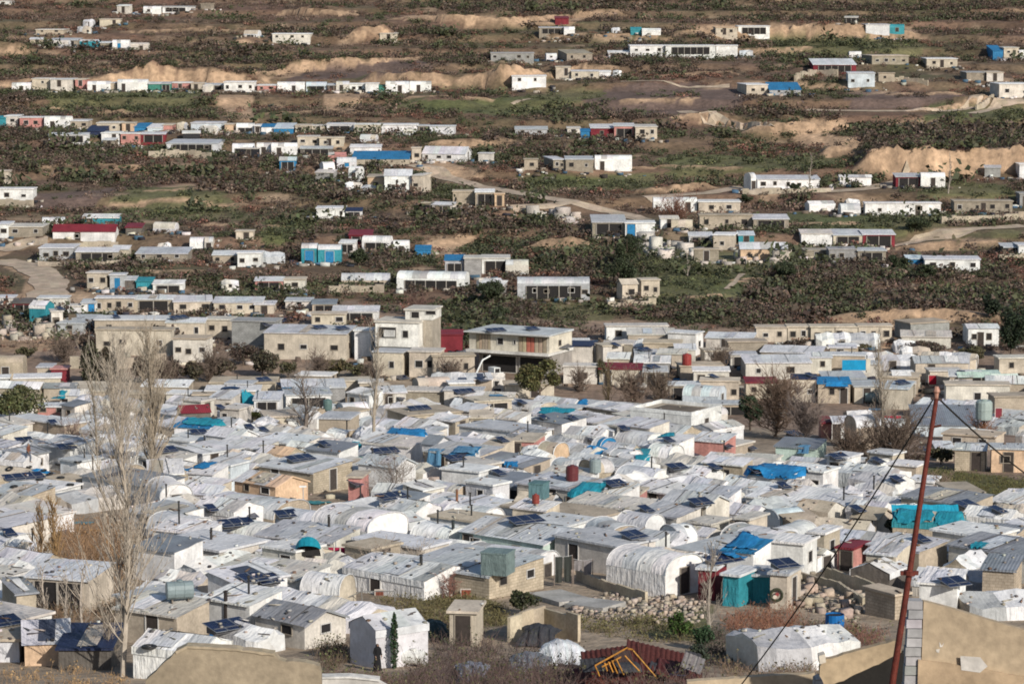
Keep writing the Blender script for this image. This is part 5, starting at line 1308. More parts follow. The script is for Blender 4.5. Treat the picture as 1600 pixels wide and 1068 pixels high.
leafy_tree(1172, 672, 44, 66, (.030, .045, .022), 'dark green tree left of the brown thicket'); mark('dark green thicket tree', 1172, 640)
leafy_tree(815, 960, 62, 46, (.035, .04, .018), 'dark green bushy tree against the beige house wall', leaf=.09)
leafy_tree(1398, 840, 44, 36, (.030, .032, .016), 'dark round bush right of the small cream houses', leaf=.1)
leafy_tree(1062, 1000, 56, 50, (.04, .07, .015), 'bright green bush beside the rubble heap', leaf=.08); mark('bright green rubble bush', 1062, 975)
leafy_tree(1098, 1014, 40, 40, (.025, .05, .02), 'darker green bush below the rubble heap', leaf=.08)
leafy_tree(1580, 560, 70, 90, (.018, .028, .014), 'dense dark tree mass at the right picture edge', 'dark_tree'); mark('dark right-edge tree', 1580, 510)
leafy_tree(1548, 500, 40, 48, (.020, .030, .016), 'dark tree behind the small white grey-roofed house', 'dark_tree')
leafy_tree(300, 600, 40, 40, (.06, .05, .032), 'dull brown-green bush right of the columnar poplar'); leafy_tree(345, 594, 60, 44, (.065, .052, .036), 'wide brown-green bush below the cream striped house')
leafy_tree(410, 590, 60, 46, (.06, .052, .034), 'brown-green bush left of the thick forked tree')
leafy_tree(520, 592, 70, 34, (.075, .065, .030), 'olive bush row below the long cream building')
leafy_tree(112, 622, 44, 24, (.07, .07, .04), 'low olive bush right of the turquoise hut')
leafy_tree(1012, 790, 20, 40, (.05, .06, .025), 'slim green bush right of the two-tone pink hut', leaf=.09)
for u, v, wd, h, lb in [(1230, 440, 40, 34, 'dark evergreen bush left of the white bush house'), (1405, 425, 44, 30, 'dark green bush before the long white bush house'), (1445, 440, 40, 30, 'dark evergreen hanging over the white bush house corner'), (770, 480, 60, 46, 'dark green bush mass above the balcony house roof'),
                        (1430, 362, 56, 26, 'rounded dark bush on the grass below the pure-white house'), (780, 505, 40, 30, 'small dark bush close behind the balcony house'), (1165, 318, 26, 16, 'dark bush by the hillside cream house'), (1242, 300, 20, 16, 'small dark bush before the long terrace house'), (972, 452, 60, 60, 'large dark bush left of the tan slope house'),
                        (640, 300, 90, 40, 'dark green bush mass left of the orange house'), (560, 415, 40, 30, 'olive bush by the arched blue-door tents'), (980, 425, 60, 70, 'dark brown bush bank above the tan slope house')]:
    leafy_tree(u, v, wd, h, (.035, .045, .022), lb, 'dark_bush', leaf=.12, dens=1.6)
for u, v, wd, h, c, lb in [(300, 560, 50, 30, 0, 'brown bush behind the columnar poplar'), (380, 570, 70, 40, 0, 'brown thicket bush below the plain grey concrete building'), (450, 592, 50, 34, 1, 'olive-brown bush at the foot of the long cream building'), (270, 598, 44, 40, 0, 'dark brown bush right of the brownish conifer'),
                        (225, 600, 50, 50, 0, 'dark bush behind the tall bare poplar crown'), (560, 588, 44, 22, 1, 'low olive bush below the white end of the cream building'), (1240, 548, 60, 20, 0, 'low brown bush below the terraced row'), (1330, 552, 70, 18, 1, 'low olive bush below the cream row end house'), (1450, 556, 80, 30, 0, 'wide brown bush below the plain concrete block house'), (1520, 566, 60, 30, 1, 'olive-brown bush left of the cream edge house'),
                        (1180, 545, 40, 20, 0, 'brown bush left of the terraced row'), (940, 600, 24, 40, 1, 'dry bush beside the feathery willow'), (700, 590, 40, 14, 0, 'low brown bush below the beige town houses'), (40, 560, 40, 22, 1, 'brown earth-toned bush above the arched shelter'), (1420, 735, 70, 34, 0, 'dark brown bush behind the red pole'), (1470, 725, 50, 30, 1, 'dark olive bush below the small metal shacks right of the pole')]:
    leafy_tree(u, v, wd, h, ((.075, .056, .044), (.075, .068, .036))[c], lb, 'bush', leaf=.13, dens=.8)

for u, v, wd, h, lb in [(330, 597, 56, 52, 'grey-brown bare tree below the cream striped house'), (258, 602, 46, 46, 'brown bare tree right of the poplar clump base'), (500, 598, 50, 46, 'brown bare tree before the long cream building wall'), (585, 600, 40, 34, 'small grey bare tree below the white two-storey house'), (702, 596, 46, 30, 'low bare tree in the town centre right of the white two-storey house'), (100, 566, 50, 40, 'reddish bare tree above the small red hut'), (1122, 582, 50, 40, 'grey bare tree above the beige town houses'), (905, 612, 36, 44, 'thin bare tree right of the feathery willow')]:
    bare_tree(u, v, wd, h, lb, 'bare_tree', 'wide', n1=70, col=(.165, .125, .10), tw=.042)
# ---------------------------------------------------------------- small things in the camp
BV = caster()
def water_tank(u, v, w_px, col, label, lying=True, rz=0):
    p, _ = surf(u, v); s = F / dist(p); L = w_px / s; r_ = L * .34 if lying else L / 2; z = drop(p.x, p.y, p.z + 1); r = empty('water_tank', (p.x, p.y, z), R(rz)); tag(r, label, 'water tank')
    mb = MB(); n = 14
    if lying:
        prof = [(-L / 2, r_ * .9), (-L * .47, r_), (-L * .2, r_), (-L * .19, r_ * 1.04), (-L * .15, r_ * 1.04), (-L * .14, r_), (L * .14, r_), (L * .15, r_ * 1.04), (L * .19, r_ * 1.04), (L * .2, r_), (L * .47, r_), (L / 2, r_ * .9)]
        mb.tube([(x, 0, r_ + .12) for x, _ in prof], [q for _, q in prof], n, col); mb.build('barrel', 'plastic', r, smooth=False)
        lid = MB(); lid.tube([(0, 0, 2 * r_ + .1), (0, 0, 2 * r_ + .2)], .2, 10, col); lid.build('lid', 'plastic', r)
        cr = MB(); 
        for x in (-L * .3, L * .3): cr.box(x - .05, x + .05, -r_ * .8, r_ * .8, -.05, .16, (.2, .17, .14))
        cr.build('cradle', 'rust', r)
    else:
        h = L * 1.15; mb.tube([(0, 0, 0), (0, 0, h * .1), (0, 0, h * .45), (0, 0, h * .5), (0, 0, h * .9), (0, 0, h)], [r_ * .97, r_, r_, r_ * 1.03, r_, r_ * .8], n, col); mb.build('barrel', 'plastic', r)
        lid = MB(); lid.tube([(0, 0, h), (0, 0, h + .1)], r_ * .35, 10, jit(col, .2)); lid.build('lid', 'plastic', r)
water_tank(281, 938, 42, (.20, .25, .26), 'grey ribbed water tank lying on a beige concrete base', rz=14)
water_tank(894, 750, 20, (.11, .025, .028), 'dark red water barrel beside the tan earthen hut', False)
water_tank(930, 744, 18, (.25, .30, .30), 'small grey-green tank on the tan hut roof', False)
water_tank(837, 786, 12, (.20, .04, .03), 'small rust-red drum below the ribbed metal-roof house', False)
water_tank(1362, 628, 22, (.22, .28, .27), 'grey-green water tank in the yard left of the thin pale poplar', True)
water_tank(1537, 655, 26, (.30, .36, .34), 'pale green-grey tank beside the broad off-white house', False)
water_tank(1073, 570, 15, (.25, .04, .035), 'dark red round tank on a town roof', False)
water_tank(512, 640, 14, (.10, .16, .15), 'dark green tank left of the three-window barrel tent', False)
water_tank(646, 1040, 34, (.66, .66, .63), 'white barrel lying by the cypress tent', True, -10)
def prism_on(u, v, w_px, h_px, depth, col, name, label, cat, m='concrete', yaw=0, top=None, tilt=0):
    p = hit(u, v); s = F / dist(p); W, h = w_px / s, h_px / s; mb = MB(); mb.box(-W / 2, W / 2, 0, depth, -.6, h, col); o = mb.build(name, m, None, loc=p, rz=R(yaw)); tag(o, label, cat); return o
prism_on(287, 966, 54, 26, 2.0, (.52, .44, .33), 'tank_base', 'beige concrete base under the grey ribbed tank', 'base')
def sheet_box(u, v, w_px, h_px, depth, col, name, label, cat, yaw=0, m='tarp'):
    p, _ = surf(u, v); s = F / dist(p); W, h = w_px / s, h_px / s; r = empty(name, (p.x, p.y, drop(p.x, p.y, p.z + .5)), R(yaw)); tag(r, label, cat); mb = MB()
    mb.box(-W / 2, W / 2, -depth / 2, depth / 2, 0, h * .92, col); mb.build('body', m, r); t = MB(); t.box(-W / 2 - .04, W / 2 + .04, -depth / 2 - .04, depth / 2 + .04, h * .925, h, jit(col, .2)); t.build('cover', m, r); return r
sheet_box(328, 968, 24, 15, .8, (.01, .13, .38), 'storage_bin', 'blue storage bin by the black stovepipe roof', 'bin', m='plastic')
sheet_box(778, 898, 42, 36, 1.8, (.17, .225, .22), 'covered_tank', 'big grey-green sheeted tank on the grey-sloped house roof', 'tank', -20)
sheet_box(842, 778, 24, 26, 1.6, (.12, .22, .24), 'covered_tank', 'blue-grey sheeted box on the ribbed metal-roof house', 'tank', -20)
def barrel_open(u, v, w_px, h_px, col, label):
    p = hit(u, v); s = F / dist(p); r_, h = w_px / s / 2, h_px / s; o = empty('plastic_barrel', p); tag(o, label, 'barrel'); mb = MB()
    mb.tube([(0, 0, 0), (0, 0, h * .5), (0, 0, h)], [r_ * .85, r_, r_ * .98], 16, col, cap=False); mb.build('barrel_side', 'plastic', o); d = MB(); d.tube([(0, 0, h * .9), (0, 0, h * .91)], r_ * .93, 16, DK); d.build('barrel_mouth', 'dark', o)
barrel_open(1304, 986, 30, 28, (.012, .14, .40), 'bright blue open plastic barrel in the weedy yard lower right')
def tyre(u, v, w_px, label):
    p, _ = surf(u, v); s = F / dist(p); Rr = max(.28, w_px / s / 2); z = drop(p.x, p.y, p.z + .6); mb = MB(); n, m_ = 16, 7; b = []
    for i in range(n):
        a = 2 * math.pi * i / n
        for k in range(m_): q = 2 * math.pi * k / m_; rr = Rr * (.72 + .28 * math.cos(q)); mb.v.append((rr * math.cos(a), rr * math.sin(a), .09 + .09 * math.sin(q)))
    for i in range(n):
        for k in range(m_): mb.f.append((i * m_ + k, ((i + 1) % n) * m_ + k, ((i + 1) % n) * m_ + (k + 1) % m_, i * m_ + (k + 1) % m_)); mb.c.append((.022, .022, .022))
    nrm = surf(u, v)[1]; o = mb.build('tyre', 'plastic', None, smooth=True, loc=(p.x, p.y, max(p.z, z)))
    if nrm.z > .3: o.rotation_euler = nrm.to_track_quat('Z', 'Y').to_euler()
    if label: tag(o, label, 'tyre')
    else: tag(o, None, 'tyre', 'tyres weighing down the roof sheets'); later(o, 'black tyre on roof sheet', u, v)
tyre(233, 1012, 26, 'large black tyre on the white tent beside the tall bare poplar')
for u, v in [(67, 737), (78, 742), (95, 747), (62, 750), (22, 761), (110, 758), (92, 726), (122, 731), (44, 730), (15, 733)]: tyre(u, v, 13, None)
def chimney(u, v, h_px, w_px, col, label):
    p, _ = surf(u, v); s = F / dist(p); o = empty('stovepipe', p); tag(o, label, 'stovepipe'); mb = MB(); r_ = w_px / s / 2; h = h_px / s; mb.tube([(0, 0, -.2), (0, 0, h)], r_, 8, col); mb.build('pipe', 'rust', o); c = MB(); c.tube([(0, 0, h + .06), (0, 0, h + .14)], [r_ * 1.6, r_ * .5], 8, col); c.build('cap', 'rust', o)
chimney(353, 962, 38, 6, (.03, .022, .02), 'tall black stovepipe in front of the white sheet roof')
chimney(330, 842, 13, 4, (.03, .025, .022), 'short dark stovepipe on the off-white porch house ridge'); chimney(514, 822, 16, 4, (.035, .03, .028), 'short dark stovepipe on the broad white barrel tents')
chimney(658, 880, 12, 5, (.03, .03, .03), 'short dark stovepipe on the grey-sloped house edge'); chimney(708, 826, 12, 5, (.04, .05, .05), 'short grey stovepipe on barrel tents right of the dark gap')
chimney(714, 782, 16, 4, (.22, .10, .05), 'rusty brown stovepipe below the stone huts, camp middle')
def lamp_post(u, v, h_px, label, head=True):
    p = hit(u, v); s = F / dist(p); h = h_px / s; o = empty('lamp_post', p); tag(o, label, 'lamp post'); mb = MB(); mb.tube([(0, 0, -.5), (0, 0, h)], [.06, .045], 7, (.40, .40, .39)); mb.build('post', 'plastic', o)
    if head: b = MB(); b.box(-.32, .28, -.1, .1, h, h + .12, (.8, .8, .78)); b.build('lamp_head', 'plastic', o)
lamp_post(1343, 722, 54, 'thin grey street lamp at the right edge of the camp'); lamp_post(716, 850, 56, 'slim white lamp post between the barrel tents')
lamp_post(432, 950, 56, 'thin rusty pole before the off-white porch house', False); lamp_post(525, 884, 40, 'thin pole by the laundry line', False); lamp_post(1210, 672, 12, 'white lamp globe on a short post before the brown thicket')
lamp_post(474, 800, 40, 'slim pole with dark flag-like lamp before the orange gabled house')
def billboard():
    p = hit(1334, 596); s = F / dist(p); W, h = 37 / s, 16 / s; o = empty('billboard', p); tag(o, 'bright blue blank billboard panel on posts, right side', 'billboard'); mb = MB(); z = 18 / s
    mb.box(-W / 2, W / 2, 0, .1, z, z + h, (.01, .27, .50)); mb.build('board', 'plastic', o); f = MB(); f.box(W / 2 + .01, W / 2 + .6, -.03, .13, z - .3, z + h + .15, (.60, .55, .45)); f.box(-W / 2 - .12, W / 2 + .12, -.03, .12, z - .35, z - .02, (.6, .6, .57)); f.build('edge_frame', 'plastic', o)
    for x in (-W * .38, W * .38): l = MB(); l.box(x - .1, x + .1, .11, .3, -.6, z + h * .5, (.3, .28, .25)); l.build('leg', 'plastic', o)
    mark('bright blue billboard', 1334, 570, o)
billboard()
def awning(u0, u1, v0, v1, col, label):
    p = hit((u0 + u1) / 2, v1 + 26); s = F / dist(p); W = (u1 - u0) / s; z = 26 / s; h = max(.35, (v1 - v0) / s); o = empty('awning', p); tag(o, label, 'awning'); mb = MB(); mb.grid(lambda a, b: (-W / 2 + a * W, 1.4 * b, z + h * b + .04 * math.sin(a * 40)), max(4, int(W / .5)), 2, col, .05); mb.build('canopy', 'tarp', o)
    for x in (-W / 2 + .1, W / 2 - .1): l = MB(); l.tube([(x, .05, -.4), (x, .05, z + .05)], .05, 6, (.3, .3, .3)); l.build('post', 'plastic', o)
awning(1394, 1424, 581, 588, (.75, .74, .72), 'white awning over a dark shop front left of the red door'); awning(1496, 1548, 582, 589, (.46, .58, .50), 'pale green awning strip left, above the broad off-white house')
awning(1550, 1592, 585, 592, (.62, .70, .62), 'pale green-white awning strip at the right picture edge'); awning(726, 752, 547, 551, (.8, .8, .78), 'small white awning at the balcony house left corner'); awning(1395, 1500, 792, 816, (.012, .27, .40), 'sagging teal-blue awning sheet behind the red pole')
def door_panel(u, v, w_px, h_px, col, label, nm='metal_gate'):
    p, _ = surf(u, v - h_px / 2); s = F / dist(p); W, h = w_px / s, h_px / s; o = empty(nm, (p.x, p.y - .12, p.z - h / 2)); tag(o, label, 'gate'); mb = MB(); mb.box(-W / 2, W / 2, 0, .06, 0, h, col); mb.build('gate_leaf', 'metal', o); f = MB(); t = .08
    f.box(-W / 2 - t, -W / 2, -.03, .07, 0, h + t, (.5, .45, .4)); f.box(W / 2, W / 2 + t, -.03, .07, 0, h + t, (.5, .45, .4)); f.box(-W / 2, W / 2, -.03, .07, h, h + t, (.5, .45, .4)); f.build('gate_frame', 'plastic', o)
door_panel(1457, 600, 12, 14, (.38, .012, .03), 'bright crimson metal gate in a cream wall by the red pole'); door_panel(1560, 664, 10, 27, (.22, .03, .045), 'maroon metal gate in the concrete wall at the right edge')
door_panel(596, 937, 18, 16, (.17, .055, .035), 'brown metal gate on the long ridge tent side'); door_panel(732, 937, 22, 17, (.22, .06, .035), 'rust-brown metal gate on the long ridge tent end')
door_panel(1307, 658, 0.1, 0.1, (.3, .02, .04), None) if False else None
def cloth_line(u0, u1, v, h_px, cols, label, zoff=34):
    p0, p1 = hit(u0, v + zoff), hit(u1, v + zoff); s = F / dist(p0); z = zoff / s; o = empty('laundry_line', p0); tag(o, label, 'laundry'); W = (p1 - p0).length; mb = MB(); mb.tube([(0, 0, z), (W / 2, 0, z - .12), (W, 0, z)], .015, 4, (.5, .5, .5)); mb.build('line', 'plastic', o)
    for x in (0, W): l = MB(); l.tube([(x, .02, -.4), (x, .02, z + .05)], .035, 6, (.25, .2, .17)); l.build('post', 'rust', o)
    n = len(cols); h = h_px / s
    for i, c in enumerate(cols):
        a = W * (i + .08) / n; b = W * (i + .92) / n; g = MB(); hh = h * random.uniform(.6, 1.05); g.grid(lambda q, t: (a + (b - a) * q * (1 - .1 * t), .05 * math.sin(q * 9 + i) * t - .02, z - .1 - t * hh), 6, 3, c, .05); g.build('garment', 'cloth', o)
cloth_line(513, 560, 852, 22, [(.36, .02, .06), (.36, .02, .07), (.38, .02, .08), (.02, .02, .025), (.03, .03, .03)], 'laundry line with crimson and black clothes among white tents')
cloth_line(866, 894, 866, 44, [(.045, .05, .045), (.04, .045, .04)], 'dark grey-green cloth hung beside the large pale tent house', 50)
cloth_line(896, 926, 872, 26, [(.24, .22, .22), (.26, .24, .24)], 'grey-brown blanket hung right of the dark cloth', 40)
cloth_line(245, 284, 786, 12, [(.45, .02, .22), (.40, .01, .16), (.55, .18, .05), (.5, .03, .2)], 'magenta and orange blankets hung before the rounded white tent', 16)
cloth_line(1380, 1408, 648, 10, [(.42, .02, .04), (.40, .01, .05), (.5, .05, .08)], 'crimson cloths hung on a line by the thin pale poplar', 16)
def wreath():
    p, _ = surf(1213, 928); s = F / dist(p); o = empty('wall_wreath', (p.x, p.y - .15, p.z)); tag(o, 'round dark ring with red and white centre on the beige hut', 'ring'); mb = MB(); n = 18; r_ = 9 / s
    mb.tube([(r_ * math.cos(a), 0, r_ * math.sin(a)) for a in [2 * math.pi * i / n for i in range(n + 1)]], .10, 6, (.045, .05, .03)); mb.build('ring', 'plastic', o); c = MB(); c.tube([(r_ * .1, .05, r_ * .1), (r_ * .1, -.03, r_ * .1)], r_ * .35, 7, (.24, .05, .05)); c.build('centre', 'cloth', o); d = MB(); d.tube([(-r_ * .3, -.035, -r_ * .35), (-r_ * .3, -.06, -r_ * .35)], r_ * .38, 7, (.55, .48, .40)); d.build('white_patch', 'cloth', o)
wreath()
def teal_dome():
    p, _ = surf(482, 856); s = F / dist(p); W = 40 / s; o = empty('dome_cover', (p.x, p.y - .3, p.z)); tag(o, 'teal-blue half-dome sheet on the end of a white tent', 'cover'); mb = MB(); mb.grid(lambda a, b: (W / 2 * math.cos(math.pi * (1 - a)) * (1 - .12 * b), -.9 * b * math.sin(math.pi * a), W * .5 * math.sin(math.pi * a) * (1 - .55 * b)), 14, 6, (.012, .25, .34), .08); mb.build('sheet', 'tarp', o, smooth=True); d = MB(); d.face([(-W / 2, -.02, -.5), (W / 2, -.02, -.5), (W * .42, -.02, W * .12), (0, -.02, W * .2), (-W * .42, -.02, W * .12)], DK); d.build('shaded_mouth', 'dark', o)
teal_dome()
# ---------------------------------------------------------------- people
def person(u, v, h_px, pose, label, robe, top=None, yaw=0, on_roof=False, hair=(.02, .016, .014), skin=(.30, .18, .12)):
    p = surf(u, v)[0] if on_roof else hit(u, v); s = F / dist(p); k = h_px / s / 1.72; o = empty('person', p, R(yaw)); tag(o, label, 'person')
    def skinned(name, J, E, Rd, m, c, root=0):
        me = bpy.data.meshes.new(name); me.from_pydata([tuple(q * k for q in j) for j in J], E, []); ob = bpy.data.objects.new(name, me); COL.objects.link(ob); md = ob.modifiers.new('skin', 'SKIN')
        for i, rr in enumerate(Rd): me.skin_vertices[0].data[i].radius = (rr * k, rr * k * .9); me.skin_vertices[0].data[i].use_root = (i == root)
        sb = ob.modifiers.new('sub', 'SUBSURF'); sb.levels = 1; sb.render_levels = 2; dg = bpy.context.evaluated_depsgraph_get(); m2 = bpy.data.meshes.new_from_object(ob.evaluated_get(dg)); bpy.data.objects.remove(ob)
        at = m2.color_attributes.get('Col') or m2.color_attributes.new('Col', 'FLOAT_COLOR', 'CORNER'); at.data.foreach_set('color', np.tile(np.array([*c, 1], np.float32), len(m2.loops))); m2.materials.clear(); m2.materials.append(M[m]); m2.polygons.foreach_set('use_smooth', [True] * len(m2.polygons))
        b = bpy.data.objects.new(name, m2); COL.objects.link(b); b.parent = o; return b
    st = .16 if pose == 'walk' else .03
    J = [(0, 0, .93), (0, 0, 1.12), (0, 0, 1.32), (0, -.01, 1.44), (0, -.02, 1.53), (0, -.02, 1.64), (.09, 0, .88), (.10, -st, .48), (.10, -st + .05, .07), (.10, -st - .13, .03), (-.09, 0, .88), (-.10, st, .48), (-.10, st + .10, .08), (-.10, st - .06, .03),
         (.18, 0, 1.38), (.23, .03, 1.12), (.22, -.08, .90), (.215, -.11, .81), (-.18, 0, 1.38), (-.23, .01, 1.12), (-.20, -.12, .92), (-.195, -.15, .83)]
    E = [(0, 1), (1, 2), (2, 3), (3, 4), (4, 5), (0, 6), (6, 7), (7, 8), (8, 9), (0, 10), (10, 11), (11, 12), (12, 13), (2, 14), (14, 15), (15, 16), (16, 17), (2, 18), (18, 19), (19, 20), (20, 21)]
    Rd = [.125, .115, .13, .055, .085, .09, .085, .06, .04, .035, .085, .06, .04, .035, .055, .045, .035, .04, .055, .045, .035, .04]
    skinned('body', J, E, Rd, 'skin', skin)
    fb = MB()
    for ob_j in (17, 21):
        x, y, z = J[ob_j]
        for q in range(5): fb.tube([((x + (q - 2) * .016) * k, (y - .01) * k, (z - .04) * k), ((x + (q - 2) * .019) * k, (y - .03) * k, (z - (.09 if q else .06)) * k)], .008 * k, 5, skin)
    fb.build('fingers', 'skin', o)
    if pose == 'robe':
        rb = MB(); n = 18
        for z0, z1, r0, r1 in [(.04, .5, .27, .23), (.5, .95, .23, .175), (.95, 1.2, .175, .17), (1.2, 1.42, .18, .13)]:
            for i in range(n):
                a0, a1 = 2 * math.pi * i / n, 2 * math.pi * (i + 1) / n; f = lambda r, a, z: (r * k * math.cos(a) * (1 + .06 * math.sin(5 * a)), r * k * .75 * math.sin(a), z * k); rb.face([f(r0, a0, z0), f(r0, a1, z0), f(r1, a1, z1), f(r1, a0, z1)], robe)
        rb.build('robe', 'cloth', o, smooth=True); skinned('sleeves', [(0, 0, 1.3), (.18, 0, 1.38), (.24, .03, 1.12), (.225, -.08, .93), (-.18, 0, 1.38), (-.24, .01, 1.12), (-.205, -.12, .94)], [(0, 1), (1, 2), (2, 3), (0, 4), (4, 5), (5, 6)], [.15, .075, .07, .07, .075, .07, .07], 'cloth', robe)
        skinned('headscarf', [(0, .01, 1.38), (0, .015, 1.52), (0, .01, 1.66)], [(0, 1), (1, 2)], [.15, .112, .105], 'cloth', robe)
    else:
        skinned('jacket', [(0, 0, .90), (0, 0, 1.12), (0, 0, 1.34), (0, 0, 1.45), (.19, 0, 1.39), (.24, .03, 1.12), (.225, -.08, .92), (-.19, 0, 1.39), (-.24, .01, 1.12), (-.205, -.12, .94)], [(0, 1), (1, 2), (2, 3), (2, 4), (4, 5), (5, 6), (2, 7), (7, 8), (8, 9)], [.15, .15, .155, .075, .075, .06, .05, .075, .06, .05], 'cloth', top)
        skinned('trousers', [(0, 0, .95)] + [J[i] for i in (6, 7, 8, 10, 11, 12)], [(0, 1), (1, 2), (2, 3), (0, 4), (4, 5), (5, 6)], [.15, .10, .075, .06, .10, .075, .06], 'cloth', robe)
        skinned('hair', [(0, .02, 1.62), (0, .02, 1.70)], [(0, 1)], [.095, .08], 'cloth', hair)
    fc = MB()
    for x in (-.032, .032): fc.box((x - .012) * k, (x + .012) * k, -.112 * k, -.098 * k, 1.595 * k, 1.61 * k, (.02, .015, .012))
    fc.box(-.012 * k, .012 * k, -.13 * k, -.10 * k, 1.555 * k, 1.59 * k, skin); fc.box(-.026 * k, .026 * k, -.108 * k, -.09 * k, 1.525 * k, 1.537 * k, (.22, .08, .07)); fc.build('face', 'skin', o)
person(590, 1048, 46, 'robe', 'person in long black robe and headscarf standing before the grey tent', (.012, .012, .014), yaw=35)
person(45, 722, 31, 'walk', 'person in rust-brown jacket and grey trousers walking on a left roof', (.14, .16, .20), (.17, .065, .04), 70, True)
person(1577, 664, 21, 'robe', 'person in dark clothes standing by the concrete wall at right', (.02, .02, .024), yaw=-30)
# ---------------------------------------------------------------- walls, rubble, foreground
def wall_run(name, pts, h, th, col, label, cat='wall', m='block', jag=.0):
    P = [hit(*q) for q in pts]; mb = MB()
    for a, b in zip(P, P[1:]):
        n = max(1, int((b - a).length / 1.2)); d = (b - a).normalized(); sd_ = Vector((-d.y, d.x, 0)).normalized() * th / 2
        for i in range(n):
            q0, q1 = a.lerp(b, i / n), a.lerp(b, (i + 1) / n); hz = h * (1 + random.uniform(-jag, jag)); z0 = min(q0.z, q1.z) - .8; z1 = max(q0.z, q1.z) + hz if jag else None
            t0, t1 = (q0.z + h, q1.z + h) if not jag else (z1, z1); A = [(q0 - sd_), (q1 - sd_), (q1 + sd_), (q0 + sd_)]; c = jit(col, .09)
            lo = [(q.x, q.y, z0) for q in A]; hi = [(A[0].x, A[0].y, t0), (A[1].x, A[1].y, t1), (A[2].x, A[2].y, t1), (A[3].x, A[3].y, t0)]
            mb.face(lo[:2] + [hi[1], hi[0]], c); mb.face([lo[2], lo[3], hi[3], hi[2]], c); mb.face(hi, c); mb.face([lo[1], lo[2], hi[2], hi[1]], c); mb.face([lo[3], lo[0], hi[0], hi[3]], c)
    c0 = P[0]; mb.v = [(x - c0.x, y - c0.y, z - c0.z) for x, y, z in mb.v]; o = mb.build(name, m, None, loc=c0); tag(o, label, cat); return o
ST = (.42, .36, .28)
for pts, h, lb in [([(232, 247), (290, 246), (330, 248)], 1.6, 'rough stone terrace wall under the long grey-white metal shed'), ([(1242, 128), (1275, 118), (1309, 120)], 1.8, 'stone terrace wall left of the tall blue-grey house'), ([(1367, 127), (1412, 127), (1450, 134)], 1.2, 'pale stone terrace wall right of the tall blue-grey house'),
                   ([(514, 458), (560, 456), (600, 457)], 1.2, 'stone terrace wall under the low grey arched shed'), ([(949, 484), (1000, 482), (1024, 480)], 1.3, 'tan block terrace wall below the tan slope house'), ([(1160, 304), (1230, 302), (1298, 300)], 1.0, 'tan stone wall under the long terrace house'),
                   ([(1470, 350), (1530, 346), (1600, 343)], 1.3, 'rough pale boulder wall below the roofless stone house'), ([(60, 416), (120, 416), (190, 414)], .8, 'low stone wall under the grey huts below the red roof'), ([(1525, 172), (1545, 158), (1552, 152)], 1.0, 'slanting tan wall before the off-white edge house'),
                   ([(0, 320), (30, 322), (52, 323)], 1.4, 'stone terrace wall under the left-edge white house'), ([(80, 392), (130, 386), (185, 385)], 1.0, 'cream terrace wall under the red-roofed white house'), ([(1560, 408), (1600, 405)], 1.0, 'boulder wall at the right edge below the black sheet shack'),
                   ([(110, 575), (180, 575), (260, 572)], 1.6, 'cream garden wall behind the poplar clump'), ([(975, 478), (990, 480)], 1.0, 'short block wall below the tan slope house left corner'), ([(905, 122), (950, 118)], .8, 'thin tan wall above the small green meadow')]:
    wall_run('terrace_wall', pts, h, .5, ST, lb, m='rock', jag=.2)
for pts, h, lb in [([(902, 905), (950, 925), (1010, 940)], .7, 'low tan wall before the white tunnel tent'), ([(795, 1003), (850, 990), (905, 1002)], 1.7, 'crumbling beige plaster wall behind the rusty metal sheets'), ([(1250, 905), (1310, 920), (1350, 945)], .5, 'low dry earth wall in the weedy yard lower right'), ([(1290, 905), (1360, 928), (1440, 965)], .9, 'longer beige yard wall behind the cream block hut')]:
    wall_run('yard_wall', pts, h, .22, (.50, .42, .31), lb, m='concrete', jag=.06)
wall_run('concrete_ledge', [(850, 930), (900, 945), (960, 952)], .35, 2.6, (.40, .39, .36), 'flat grey concrete ledge before the dark hanging cloth', 'ledge', 'concrete')
def rubble(name, poly, n, rs, col, label):
    xs = [q[0] for q in poly]; ys = [q[1] for q in poly]; parts = []
    for _ in range(n):
        u, v = random.uniform(min(xs), max(xs)), random.uniform(min(ys), max(ys))
        if not bool(inpoly(np.array([u]), np.array([v]), poly)[0]): continue
        p = hit(u, v); r_ = rs * (.35 + 3.2 * random.random() ** 5); q = RNG.normal(size=(8, 3)) * .12 + np.array([(a, b, c) for c in (-1, 1) for b in (-1, 1) for a in (-1, 1)]); e = RNG.uniform(0, 3.1); c_, s_ = math.cos(e), math.sin(e)
        q = q * r_ * RNG.uniform(.5, 1, 3); q = np.stack([q[:, 0] * c_ - q[:, 1] * s_, q[:, 0] * s_ + q[:, 1] * c_, q[:, 2]], 1) + np.array(p) + (0, 0, r_ * random.uniform(-.1, .9)); parts.append((q, np.array([(0, 1, 5, 4), (1, 3, 7, 5), (3, 2, 6, 7), (2, 0, 4, 6), (4, 5, 7, 6), (0, 2, 3, 1)]), np.tile(np.array(jit(col, .25)), (6, 1))))
    o = add_np(name, parts, 'rock'); tag(o, label, 'rubble', kind='stuff')
rubble('rubble', [(880, 945), (960, 925), (1060, 930), (1110, 945), (1090, 975), (1000, 975), (900, 965)], 2300, .062, (.40, .335, .27), 'heap of broken grey stone and rubble before the tunnel tent')
rubble('rubble', [(1000, 372), (1040, 382), (1100, 402), (1090, 412), (1010, 400)], 220, .45, (.58, .53, .46), 'scatter of white boulders on the green slope')
rubble('rubble', [(830, 335), (900, 332), (905, 350), (830, 350)], 110, .4, (.48, .44, .38), 'pale stones beside the hillside track')
rubble('rubble', [(0, 505), (75, 505), (110, 530), (0, 535)], 240, .3, (.42, .36, .30), 'stones and dry litter in the yard at the left edge')
